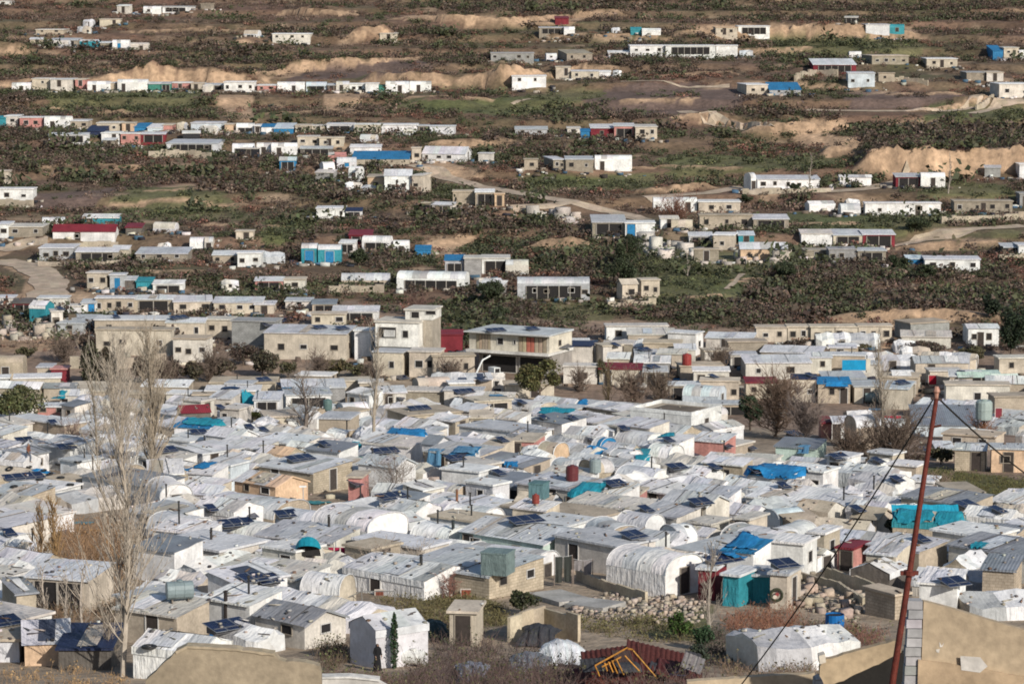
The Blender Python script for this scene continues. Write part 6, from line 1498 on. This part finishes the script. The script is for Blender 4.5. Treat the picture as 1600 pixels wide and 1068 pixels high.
rubble('rubble', [(1150, 395), (1230, 398), (1240, 420), (1150, 412)], 130, .4, (.45, .40, .33), 'pale boulders below the pink and white hillside houses')
rubble('rubble', [(1240, 905), (1350, 930), (1340, 975), (1240, 950)], 420, .13, (.40, .33, .26), 'rubble and dirt in the weedy yard')
rubble('litter', [(430, 600), (820, 600), (1300, 700), (1300, 900), (250, 900), (60, 700)], 1700, .15, (.42, .36, .30), 'small litter and stones between the tents')
def roof_bits():
    parts = []
    for _ in range(2600):
        u, v = random.uniform(-20, 1620), random.uniform(600, 1000); h, nn = surf(u, v)
        if nn.z < .6 or h.z - float(H(h.x, h.y)) < 1.0: continue
        k = random.random(); r_ = random.uniform(.04, .12); dm = np.array((1, 1, .6)) if k < .7 else np.array((random.uniform(2, 6), .5, .3)); q = np.array([(a, b, c) for c in (-1, 1) for b in (-1, 1) for a in (-1, 1)]) * r_ * dm + RNG.normal(size=(8, 3)) * .015; e = RNG.uniform(0, 3.1); c_, s_ = math.cos(e), math.sin(e)
        q = np.stack([q[:, 0] * c_ - q[:, 1] * s_, q[:, 0] * s_ + q[:, 1] * c_, q[:, 2]], 1) + np.array(h) + (0, 0, r_ * .45); c = random.choice([(.40, .36, .30), (.30, .27, .23), (.05, .05, .05), (.20, .13, .09), (.55, .54, .52), (.10, .09, .09), (.5, .45, .38)])
        parts.append((q, np.array([(0, 1, 5, 4), (1, 3, 7, 5), (3, 2, 6, 7), (2, 0, 4, 6), (4, 5, 7, 6), (0, 2, 3, 1)]), np.tile(np.array(jit(c, .25)), (6, 1))))
    o = add_np('roof_weights', parts, 'rock'); tag(o, 'stones, boards and scraps weighing down the roof sheets', 'weights', kind='stuff')
roof_bits()
def yard_bits():
    parts = []
    for (o, u, v, W, D) in HOUSES:
        if v > 600: continue
        for _ in range(12 if v < 470 else 8):
            x = o.location.x + random.uniform(-1, 1) * (W / 2 + 3); y = o.location.y - D / 2 - random.uniform(.2, 4); r_ = random.uniform(.12, .42); q = np.array([(a, b, c) for c in (-1, 1) for b in (-1, 1) for a in (-1, 1)]) * np.array((r_ * random.uniform(.8, 2.2), r_, r_ * random.uniform(.5, 1.3))) + RNG.normal(size=(8, 3)) * .06; q = q + (x, y, float(H(x, y)) + r_ * .5)
            parts.append((q, np.array([(0, 1, 5, 4), (1, 3, 7, 5), (3, 2, 6, 7), (2, 0, 4, 6), (4, 5, 7, 6), (0, 2, 3, 1)]), np.tile(np.array(jit(random.choice([(.6, .58, .55), (.5, .45, .38), (.05, .045, .04), (.12, .09, .07), (.42, .37, .3), (.03, .03, .04), (.3, .28, .25), (.2, .16, .12), (.07, .13, .19)]), .2)), (6, 1))))
    o = add_np('yard_clutter', parts, 'rock'); tag(o, 'boxes, sheets and junk lying in front of the hillside and town houses', 'clutter', kind='stuff')
yard_bits()
def tarp_sheet(u, v, w_px, dep, col, yaw, label=None):
    p, n_ = surf(u, v); s = F / dist(p); W = w_px / s; o = empty('tarp_sheet', (p.x, p.y, p.z), R(yaw)); tag(o, label, 'sheet'); c, sn = math.cos(R(yaw)), math.sin(R(yaw)); mb = MB(); nx, ny = 9, 6; G = {}
    for i in range(nx + 1):
        for j in range(ny + 1):
            lx = (i / nx - .5) * W * (1 + .1 * math.sin(j * 2.1 + u)); ly = (j / ny - .5) * dep * (1 + .12 * math.sin(i * 1.7 + u)); X, Y = p.x + lx * c - ly * sn, p.y + lx * sn + ly * c; G[i, j] = (lx, ly, drop(X, Y, p.z + 1.4) - p.z)
    ref = 0
    for i in range(nx + 1):
        for j in range(ny + 1):
            lx, ly, z = G[i, j]; nb = [G[a, b][2] for a in (i - 1, i, i + 1) for b in (j - 1, j, j + 1) if (a, b) in G]; z = max(z, -.5, .45 * max(nb) + .55 * z); mb.v.append((lx, ly, max(z, min(z, .9)) + .07 + random.uniform(0, .05)))
    for i in range(nx):
        for j in range(ny): a = i * (ny + 1) + j; mb.f.append((a, a + ny + 1, a + ny + 2, a + 1)); mb.c.append(jit(col, .12))
    mb.build('sheet', 'tarp', o, smooth=True)
    if not label: later(o, {'b': 'bright blue', 't': 'turquoise'}['b' if col[2] > col[1] * 1.5 else 't'] + ' tarpaulin sheet on roof', u, v)
BLU, TEA, LBL = (.02, .19, .42), (.02, .25, .33), (.10, .24, .38)
for a in [(643,676,42,3,BLU,-10),(318,659,60,3,TEA,-20),(312,726,44,2.2,BLU,-30),(62,734,18,3,BLU,-40),(943,702,28,3,BLU,-40),(915,765,50,3,TEA,-20),(1003,716,22,2,TEA,-10),(1212,734,84,4,BLU,-30),(1040,680,28,1.6,TEA,0),(1160,848,50,2.4,BLU,-30),(1142,862,40,2,BLU,-30),(722,704,46,2.6,LBL,-12),(796,730,26,2,BLU,0),(872,640,56,2.4,TEA,-15),(905,630,26,2,BLU,0),
          (395,626,28,2.4,TEA,-20),(492,786,40,2.2,(.04,.24,.26),-30),(1430,804,56,3,TEA,-10),(1486,808,44,3,TEA,-20),(1308,597,36,2,BLU,-6),(1530,852,22,1.6,TEA,-30),(130,818,34,1.6,TEA,-10),(92,616,22,1.6,TEA,-10),(560,700,20,1.6,TEA,-10),(680,724,26,1.6,LBL,-20),(1256,700,18,1.4,LBL,-20),(1370,640,24,1.6,LBL,0),(780,618,30,1.6,LBL,0),(1062,590,20,1.6,BLU,0),(445,606,24,1.6,LBL,0),(360,606,30,1.6,(.02,.05,.12),0)]: tarp_sheet(*a)
def twigs(name, poly, n, hgt, cols, label, tw=.014, leafp=.25):
    xs = [q[0] for q in poly]; ys = [q[1] for q in poly]; segs = []; cen = []
    for _ in range(n):
        u, v = random.uniform(min(xs), max(xs)), random.uniform(min(ys), max(ys))
        if not bool(inpoly(np.array([u]), np.array([v]), poly)[0]): continue
        p = np.array(hit(u, v))
        for _ in range(9):
            d = RNG.normal(size=3) * .45; d[2] = 1; L = hgt * RNG.uniform(.3, 1.1); q = p + RNG.normal(size=3) * (.35, .35, 0); a = q + d * L * .5; b = a + (d + RNG.normal(size=3) * .35) * L * .5; segs += [(q, a, tw, tw * .8), (a, b, tw * .8, tw * .4)]
            c = a + RNG.normal(size=3) * .3 * L; segs.append((a, c, tw * .7, tw * .3))
            if random.random() < leafp: cen.append(b)
    parts = [tubes_np(segs, RNG, cols[0], .35)]
    if cen: cen = np.array(cen); cen = np.concatenate([cen + RNG.normal(size=cen.shape) * .12 for _ in range(3)]); parts.append(quads_at(cen, np.full(len(cen), .06), np.array(cols[1])[None] * RNG.uniform(.6, 1.4, (len(cen), 1)), RNG))
    o = add_np(name, parts, 'leaf'); tag(o, label, 'undergrowth', kind='stuff')
twigs('dry_weeds', [(640, 1058), (690, 1046), (800, 1044), (920, 1070), (1100, 1062), (1130, 1090), (640, 1092)], 330, 1.25, [(.12, .08, .07), (.09, .085, .04)], 'tangle of brown twigs and weeds along the bottom')
twigs('dry_weeds', [(500, 1052), (560, 1050), (650, 1062), (650, 1092), (500, 1092)], 160, .42, [(.17, .11, .09), (.11, .11, .05)], 'low dry weeds at the bottom below the grey tent')
twigs('dry_weeds', [(500, 1010), (545, 1005), (548, 1040), (505, 1050)], 60, .7, [(.14, .10, .07), (.09, .10, .04)], 'green-brown weeds beside the grey tarpaulin house')
twigs('dry_weeds', [(690, 960), (760, 990), (800, 1030), (700, 1040), (660, 1000)], 90, .9, [(.16, .11, .09), (.10, .10, .05)], 'dry weeds around the little outhouse')
twigs('dry_weeds', [(1150, 965), (1230, 950), (1260, 985), (1180, 995), (1130, 985)], 130, .9, [(.24, .11, .07), (.17, .09, .05)], 'rusty dry weeds before the teal cabin')
twigs('grass', [(600, 938), (700, 932), (790, 945), (790, 975), (680, 985), (620, 960)], 420, .35, [(.16, .125, .065), (.12, .105, .045)], 'short olive grass on the bank below the ridge tent', .012, .6)
twigs('grass', [(1000, 960), (1110, 985), (1110, 1010), (990, 1000), (900, 985), (860, 975)], 260, .35, [(.18, .14, .08), (.12, .11, .045)], 'rough grass below the rubble', .012, .6)
twigs('dry_weeds', [(1260, 975), (1380, 985), (1370, 1010), (1250, 1000)], 120, .6, [(.20, .10, .075), (.10, .10, .04)], 'red-brown weeds around the blue barrel')
twigs('dry_weeds', [(0, 1045), (110, 1045), (200, 1060), (200, 1085), (0, 1085)], 60, .4, [(.34, .22, .12), (.30, .2, .1)], 'dry ochre weeds at the bottom left')
twigs('dry_weeds', [(30, 940), (210, 945), (205, 980), (30, 975)], 120, .9, [(.25, .17, .11), (.10, .09, .05)], 'dry weeds before the grey sheet-roofed hut')
twigs('dry_weeds', [(95, 838), (215, 830), (215, 905), (100, 900)], 150, 2.0, [(.27, .17, .10), (.30, .17, .07)], 'tall ochre weeds behind the grey sheet-roofed hut', .02)
twigs('dry_weeds', [(165, 905), (260, 940), (250, 985), (170, 990)], 110, .9, [(.30, .20, .12), (.24, .17, .09)], 'dry ochre weeds around the poplar trunk')
twigs('dry_weeds', [(1080, 1000), (1140, 985), (1145, 1040), (1090, 1040)], 80, .7, [(.09, .07, .06), (.05, .06, .035)], 'dark weeds left of the bottom white tent')
twigs('grass', [(1450, 735), (1600, 750), (1600, 800), (1480, 790)], 420, .4, [(.12, .10, .045), (.09, .09, .03)], 'olive grass patch below the stone houses at right', .016, .6)
def rusty_sheets():
    p = hit(1000, 1072); s = F / dist(p); o = empty('metal_sheet_pile', p); tag(o, 'collapsed pile of dark maroon corrugated metal sheets', 'metal sheets')
    for i, (x, y, z, wd, dp, tx, ty, c) in enumerate([(-1.6, .8, 1.2, 3.2, 2.4, 28, -8, (.075, .022, .018)), (1.0, 1.2, 1.3, 3.6, 2.2, 24, 14, (.085, .025, .02)), (2.2, .1, .7, 2.6, 2.0, 16, 20, (.08, .02, .018)), (-.2, -.4, .7, 3.0, 1.6, 38, 3, (.07, .018, .016)), (-2.6, -.2, .6, 2.0, 2.0, 30, -14, (.09, .02, .018))]):
        T = Matrix.Translation((x, y, z)) @ Matrix.Rotation(R(ty), 4, 'Y') @ Matrix.Rotation(R(tx), 4, 'X'); mb = MB(); mb.grid(lambda a, b: T @ Vector(((a - .5) * wd, (b - .5) * dp, .04 * math.sin(a * wd * 22))), int(wd * 14), 2, c, .1); mb.build('sheet', 'rust', o)
    for i in range(9):
        wd, dp = random.uniform(.8, 2.2), random.uniform(.5, 1.2); T = Matrix.Translation((random.uniform(-3, 3.4), random.uniform(-1.2, .8), random.uniform(.5, 1.7))) @ Matrix.Rotation(random.uniform(-.6, .6), 4, 'Z') @ Matrix.Rotation(random.uniform(-.5, .5), 4, 'Y') @ Matrix.Rotation(random.uniform(.1, 1.0), 4, 'X'); mb = MB(); c = random.choice([(.07, .022, .018), (.05, .03, .025), (.13, .05, .03), (.16, .15, .15), (.04, .04, .045), (.10, .03, .02)])
        mb.grid(lambda a, b: T @ Vector(((a - .5) * wd, (b - .5) * dp, .03 * math.sin(a * wd * 24) + .12 * math.sin(b * 3 + i))), int(wd * 14), 3, c, .15); mb.build('sheet', 'rust', o)
    for i in range(16):
        a = Vector((random.uniform(-3.4, 3.6), random.uniform(-1.4, .6), random.uniform(.2, 1.6))); bb = MB(); bb.tube([a, a + Vector((random.uniform(-1.6, 1.6), random.uniform(-.5, .5), random.uniform(-.5, .8)))], .03, 4, random.choice([(.10, .04, .03), (.05, .06, .10), (.14, .08, .05)])); bb.build('rod', 'rust', o)
    mark('maroon metal sheet pile', 1000, 1030, o)
rusty_sheets()
def orange_frame():
    p = hit(974, 1078); s = F / dist(p); o = empty('metal_trestle', p); tag(o, 'orange welded metal frame lying on the maroon sheets', 'trestle'); c = (.52, .24, .045); k = 1 / s; P = lambda u, v, y=0: ((u - 974) * k, y - .6, (1078 - v) * k); mb = MB()
    for a, b in [((929, 1034), (980, 1007)), ((980, 1007), (988, 1010)), ((988, 1010), (1026, 1056)), ((932, 1040), (936, 1052)), ((950, 1028), (957, 1046)), ((962, 1024), (974, 1050)), ((975, 1018), (1000, 1046)), ((929, 1034), (932, 1042)), ((944, 1030), (948, 1044)), ((955, 1026), (964, 1048)), ((940, 1036), (970, 1022))]: mb.tube([P(*a), P(b[0], b[1], .25)], .045, 4, jit(c, .2))
    mb.build('bars', 'rust', o)
orange_frame()
def scrap_tarp(u, v, w_px, h_px, col, label, yaw=0):
    p = hit(u, v); s = F / dist(p); W, h = w_px / s, h_px / s; o = empty('crumpled_sheet', p, R(yaw)); tag(o, label, 'sheet'); ph = u * .37; mb = MB()
    fold = lambda a, b: .10 * math.sin(a * 23 + 3 * b + ph) * (1 - b) + .06 * math.sin(a * 41 + ph * 2 + 5 * b) + .05 * math.sin(b * 19 + 7 * a)
    mb.grid(lambda a, b: ((a - .5) * W * (1 + .12 * math.sin(b * 5 + ph)), b * 2.2 - .4 + fold(a, b), max(.02, h * (.12 + .8 * math.sin(min(1, b * 1.3) * 1.57)) * (1 - .35 * (2 * a - 1) ** 2) + .6 * fold(b, a))), 34, 14, col, .10); mb.build('sheet', 'tarp', o, smooth=True)
    lg = MB()
    for x in (-W * .4, W * .4): lg.tube([(x, .9, -.2), (x * .95, .9, h * .5)], .04, 5, (.16, .1, .07))
    lg.build('prop', 'rust', o)
scrap_tarp(882, 1040, 68, 36, (.60, .62, .64), 'crumpled white sheet over scrap left of the maroon pile', 8); scrap_tarp(826, 1052, 60, 26, (.17, .18, .20), 'dark grey sheet propped on rusty bars at the bottom', -5); scrap_tarp(838, 1010, 60, 30, (.05, .05, .055), 'black sheet lean-to roof below the crumbling beige wall', -12)
leafy_tree(1092, 1046, 50, 44, (.03, .04, .024), 'dark green-black bush left of the bottom white tent', 'dark_bush', leaf=.08); scrap_tarp(738, 1066, 50, 24, (.20, .21, .25), 'bluish grey sheet among bare twigs at the bottom'); scrap_tarp(684, 1000, 40, 26, (.05, .075, .07), 'dark green sheet beside the little outhouse', 10)
def rack():
    p = hit(646, 1020); s = F / dist(p); k = 1 / s; o = empty('scrap_rack', p); tag(o, 'rusty metal rack of scrap right of the narrow cypress', 'rack'); mb = MB()
    for u0, v0, u1, v1 in [(626, 985, 668, 992), (628, 1000, 664, 1008), (630, 1014, 664, 1022), (628, 985, 632, 1026), (667, 990, 662, 1026), (648, 988, 650, 1026), (634, 995, 664, 1020)]: mb.tube([((u0 - 646) * k, 0, (1026 - v0) * k), ((u1 - 646) * k, .4, (1026 - v1) * k)], .05, 5, jit((.13, .055, .04), .3))
    mb.build('bars', 'rust', o); b = MB(); b.box(-.7, .7, .2, .9, .5, 1.0, (.10, .03, .03)); b.build('load', 'rust', o)
rack()
def frame_gate():
    p = hit(580, 945); s = F / dist(p); k = 1 / s; o = empty('pipe_frame', p); tag(o, 'thin grey pipe frame standing before the long ridge tent', 'frame'); mb = MB()
    for u0, v0, u1, v1 in [(538, 938, 565, 926), (565, 926, 616, 926), (616, 926, 617, 943), (565, 926, 566, 945), (538, 938, 538, 950)]: mb.tube([((u0 - 580) * k, 0, (948 - v0) * k), ((u1 - 580) * k, .1, (948 - v1) * k)], .035, 5, (.2, .2, .19))
    mb.build('pipes', 'plastic', o)
frame_gate()
def truck():
    p = hit(760, 596); s = F / dist(p); o = empty('white_truck', p, R(30)); tag(o, 'small white truck parked below the balcony house', 'truck'); c = (.72, .73, .71); b = MB(); b.box(-1.9, .7, -.85, .85, .75, 1.15, (.6, .6, .58)); b.build('bed', 'plastic', o); cb = MB(); cb.box(.72, 2.2, -.85, .85, .55, 1.2, c); cb.box(.74, 1.7, -.8, .8, 1.2, 1.9, c); cb.build('cab', 'plastic', o)
    wn = MB(); wn.box(.9, 1.6, -.83, -.81, 1.25, 1.8, DK); wn.box(1.71, 1.73, -.7, .7, 1.25, 1.82, DK); wn.build('window', 'dark', o); ch = MB(); ch.box(-1.9, 2.1, -.5, .5, .45, .54, (.04, .04, .04)); ch.build('chassis', 'dark', o); lb = MB(); lb.tube([(-1.6, 0, 1.2), (-.6, 0, 3.0), (.6, 0, 3.5)], .12, 6, c); lb.build('boom', 'plastic', o)
    for x in (-1.2, 1.4):
        for y in (-.8, .8): w_ = MB(); w_.tube([(x, y - .12, .38), (x, y + .12, .38)], .38, 14, (.02, .02, .02)); w_.build('wheel', 'plastic', o)
truck()
# the two near walls, the pole and its wires, on the slope just below the camera
def plane_pts(pts, d): return [Vector(((u - 800) / F * d, 0, 0)) + Vector((0, d, 0)) + Vector((0, 0, CAMZ - math.tan(math.atan((v - 534) / F) + PITCH) * d)) for u, v in pts]
def rough(px):
    o = []
    for i, a in enumerate(px):
        b = px[(i + 1) % len(px)]; L = math.hypot(b[0] - a[0], b[1] - a[1]); n = max(1, int(L / 9)) if max(a[1], b[1]) < 1090 else 1
        for k in range(n): t = k / n; j = 0 if k == 0 else 1; o.append((a[0] + (b[0] - a[0]) * t + random.uniform(-.5, .5) * j, a[1] + (b[1] - a[1]) * t + random.choice((0, 0, 0, 1)) * random.uniform(-.3, 2.2) * j + random.uniform(-.35, .35) * j))
    return o
def slab(name, px, d, th, c, m, parent=None, skew=0.0):
    if name in ('wall_face', 'cap_layer', 'lower_wall', 'footing_band'): px = rough(px)
    P = plane_pts(px, d); mb = MB(); o0 = P[0].copy(); P = [q - o0 for q in P]
    P = [Vector((q.x, q.y + skew * q.x, q.z)) for q in P]; B = [q + Vector((0, th, 0)) for q in P]; mb.face(P, c); mb.face(list(reversed(B)), c)
    for i in range(len(P)): j = (i + 1) % len(P); mb.face([P[j], P[i], B[i], B[j]], jit(c, .06))
    o = mb.build(name, m, parent); o.location = o0 - (parent.location if parent else Vector((0, 0, 0))); return o
SAND = (.44, .345, .235)
def near_wall():
    d = 59.0; g = float(H(8.4, d)); r = empty('stucco_wall', (8.4, d, g)); tag(r, 'near tan stucco wall with grey block edge, bottom right corner', 'wall'); mark('near tan stucco wall', 1530, 1010, r)
    vb = 1500
    slab('wall_face', [(1456, 939), (1500, 950), (1560, 968), (1640, 990), (1760, 1020), (1760, vb), (1446, vb)], d, .22, SAND, 'concrete', r)
    slab('footing_band', [(1449, 1030), (1500, 1036), (1640, 1060), (1760, 1075), (1760, vb), (1447, vb)], d - .09, .085, (.46, .34, .22), 'concrete', r)
    for i in range(24):
        v0 = 938 + i * 14.6; a = random.uniform(-1.5, 1.5); slab('edge_block', [(1432 - i * .62 + a, v0), (1455 - i * .35 + a * .4, v0 + .5), (1455 - i * .35 + a * .4, v0 + 13.6), (1431.5 - i * .62 + a, v0 + 13.4)], d - .03 - .01 * (i % 2), .3, jit((.40, .39, .385), .14), 'concrete', r)
    slab('plaster_patch', [(1516, 1024), (1548, 1026), (1560, 1040), (1548, 1050), (1518, 1046)], d - .10, .008, (.50, .47, .43), 'concrete', r)
    for px in ([(1482, 1002), (1486, 1008), (1490, 1003), (1487, 1010), (1483, 1010)], [(1477, 1014), (1483, 1013), (1482, 1019), (1478, 1018)]): slab('paint_chip', px, d - .01, .008, (.62, .58, .52), 'concrete', r)
near_wall()
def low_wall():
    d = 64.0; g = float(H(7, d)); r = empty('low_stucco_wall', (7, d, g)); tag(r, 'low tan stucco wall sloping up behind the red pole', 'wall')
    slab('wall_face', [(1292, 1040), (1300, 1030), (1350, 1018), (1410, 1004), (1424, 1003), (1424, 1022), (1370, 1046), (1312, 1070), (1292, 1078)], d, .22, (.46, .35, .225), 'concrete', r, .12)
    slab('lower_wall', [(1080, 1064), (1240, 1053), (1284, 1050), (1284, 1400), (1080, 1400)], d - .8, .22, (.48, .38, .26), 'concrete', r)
    slab('painted_shadow', [(1292, 1076), (1312, 1068), (1370, 1044), (1436, 1016), (1440, 1400), (1292, 1400)], d + .5, .05, (.02, .018, .016), 'cloth', r, .12)  # black panel painted as the shadow in the gap under the sloping wall
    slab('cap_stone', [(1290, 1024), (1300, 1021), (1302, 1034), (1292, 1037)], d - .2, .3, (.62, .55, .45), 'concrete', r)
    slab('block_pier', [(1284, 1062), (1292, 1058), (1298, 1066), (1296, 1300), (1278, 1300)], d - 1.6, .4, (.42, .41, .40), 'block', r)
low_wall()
def left_wall():
    d = 72.0; g = float(H(-7, d)); r = empty('plaster_wall', (-7, d, g)); tag(r, 'weathered brown plaster wall top at the bottom left of centre', 'wall')
    slab('wall_face', [(214, 1062), (238, 1040), (262, 1018), (280, 1010), (300, 1011), (360, 1014), (420, 1022), (428, 1030), (470, 1034), (492, 1040), (495, 1052), (496, 1400), (205, 1400)], d, .35, (.33, .27, .19), 'concrete', r)
    slab('cap_layer', [(262, 1017), (280, 1008.5), (300, 1009.5), (360, 1012.5), (420, 1020.5), (420, 1024), (360, 1016), (300, 1013), (282, 1012), (264, 1021)], d - .03, .42, (.44, .36, .25), 'concrete', r)
left_wall()
def white_slab():
    d = 75.0; r = empty('white_parapet', (-6, d, float(H(-6, d)))); tag(r, 'thin white parapet edge at the very bottom, right of the plaster wall', 'parapet')
    slab('parapet_face', [(496, 1060), (540, 1059), (585, 1064), (600, 1072), (600, 1300), (496, 1300)], d, .3, (.66, .63, .58), 'plaster', r); slab('parapet_cap', [(494, 1057), (540, 1056), (588, 1061), (588, 1064), (540, 1059), (494, 1060)], d - .04, .4, (.72, .70, .66), 'plaster', r)
white_slab()
def pole():
    d = 40.0; P = plane_pts([(1408, 1068), (1470, 622)], d); top = P[1]; bd = (P[0] - P[1]); x0 = P[0] + bd * ((P[0].z - float(H(P[0].x, d)) + .4) / max(.01, -bd.z)); r = empty('utility_pole', x0); tag(r, 'rusty red metal utility pole carrying two black wires', 'pole'); mark('rusty red pole', 1440, 840, r)
    mb = MB(); q = lambda v: v - x0; mb.tube([q(x0), q(P[0]), q(top)], [.054, .050, .032], 14, (.135, .028, .018)); mb.build('pole_tube', 'rust', r, smooth=False); ax = (P[0] - top).normalized()
    c = MB(); m_ = top.lerp(P[0], (893 - 622) / 446); c.tube([q(m_ - ax * .03), q(m_ + ax * .03)], [.085, .085], 10, (.14, .03, .02)); c.box(*[v for z in zip((q(m_) - Vector((.13, .02, .03)))[:], (q(m_) + Vector((.13, .02, .03)))[:]) for v in z], (.13, .03, .02)); c.build('collar', 'rust', r)
    h = MB(); h.tube([q(top), q(top) + Vector((0, 0, .07)), q(top) + Vector((0, 0, .10)), q(top) + Vector((0, 0, .17))], [.028, .035, .055, .03], 8, (.42, .22, .16)); h.build('insulator', 'rust', r); k2 = MB(); k2.tube([q(top) + Vector((-.08, 0, .0)), q(top) + Vector((.08, 0, -.02))], .02, 6, (.06, .04, .035)); k2.build('crossbar', 'rust', r)
    e = MB(); m2 = top.lerp(P[0], .1); e.tube([q(m2), q(m2) + Vector((.13, -.02, .03))], .018, 6, (.1, .03, .02)); e.build('step_peg', 'rust', r)
    ms = MB()
    for (uv, dd, sag, nm, lab, r_) in [((1150, 1075), 46, .25, 'power_wire', 'black wire sagging from the red pole to the bottom edge', .011), ((1640, 752), 52, .10, 'power_wire', 'black wire running from the red pole to the right edge', .014)]:
        e_ = plane_pts([uv], dd)[0]; a = top + Vector((-.05 if uv[0] < 1400 else .05, 0, -.02)); pts = []
        e_ = a + (e_ - a) * 1.25
        for i in range(33): t = i / 32; pts.append(a.lerp(e_, t) - Vector((0, 0, sag * 4 * t * (1 - t))) - a)
        mb = MB(); mb.tube(pts, r_, 6, (.012, .012, .012)); o = mb.build(nm, 'plastic', None, loc=a); tag(o, lab, 'wire')
pole()
twigs('dry_weeds', [(660, 1010), (900, 1020), (930, 1075), (640, 1075)], 130, 1.1, [(.085, .062, .06), (.05, .055, .03)], 'dark twiggy undergrowth among the scrap sheets')
twigs('dry_weeds', [(1180, 1000), (1130, 1030), (1130, 1075), (1180, 1075), (1300, 1075), (1300, 1060)], 160, .7, [(.20, .14, .10), (.12, .10, .05)], 'dry weeds before the bottom white tent')
finish_labels()
if HAZE:
    mb = MB(); mb.box(-420, 420, -40, 1480, -80, 190, (1, 1, 1)); hz = mb.build('haze', 'plastic'); m = bpy.data.materials.new('haze'); m.use_nodes = True; t = m.node_tree; t.nodes.clear(); o_ = t.nodes.new('ShaderNodeOutputMaterial'); v_ = t.nodes.new('ShaderNodeVolumePrincipled'); v_.inputs['Color'].default_value = (.85, .88, .95, 1); v_.inputs['Density'].default_value = HAZE; v_.inputs['Anisotropy'].default_value = .0; t.links.new(v_.outputs[0], o_.inputs['Volume']); hz.data.materials.clear(); hz.data.materials.append(m); tag(hz, 'thin pale haze over the far slope', 'haze', kind='stuff')
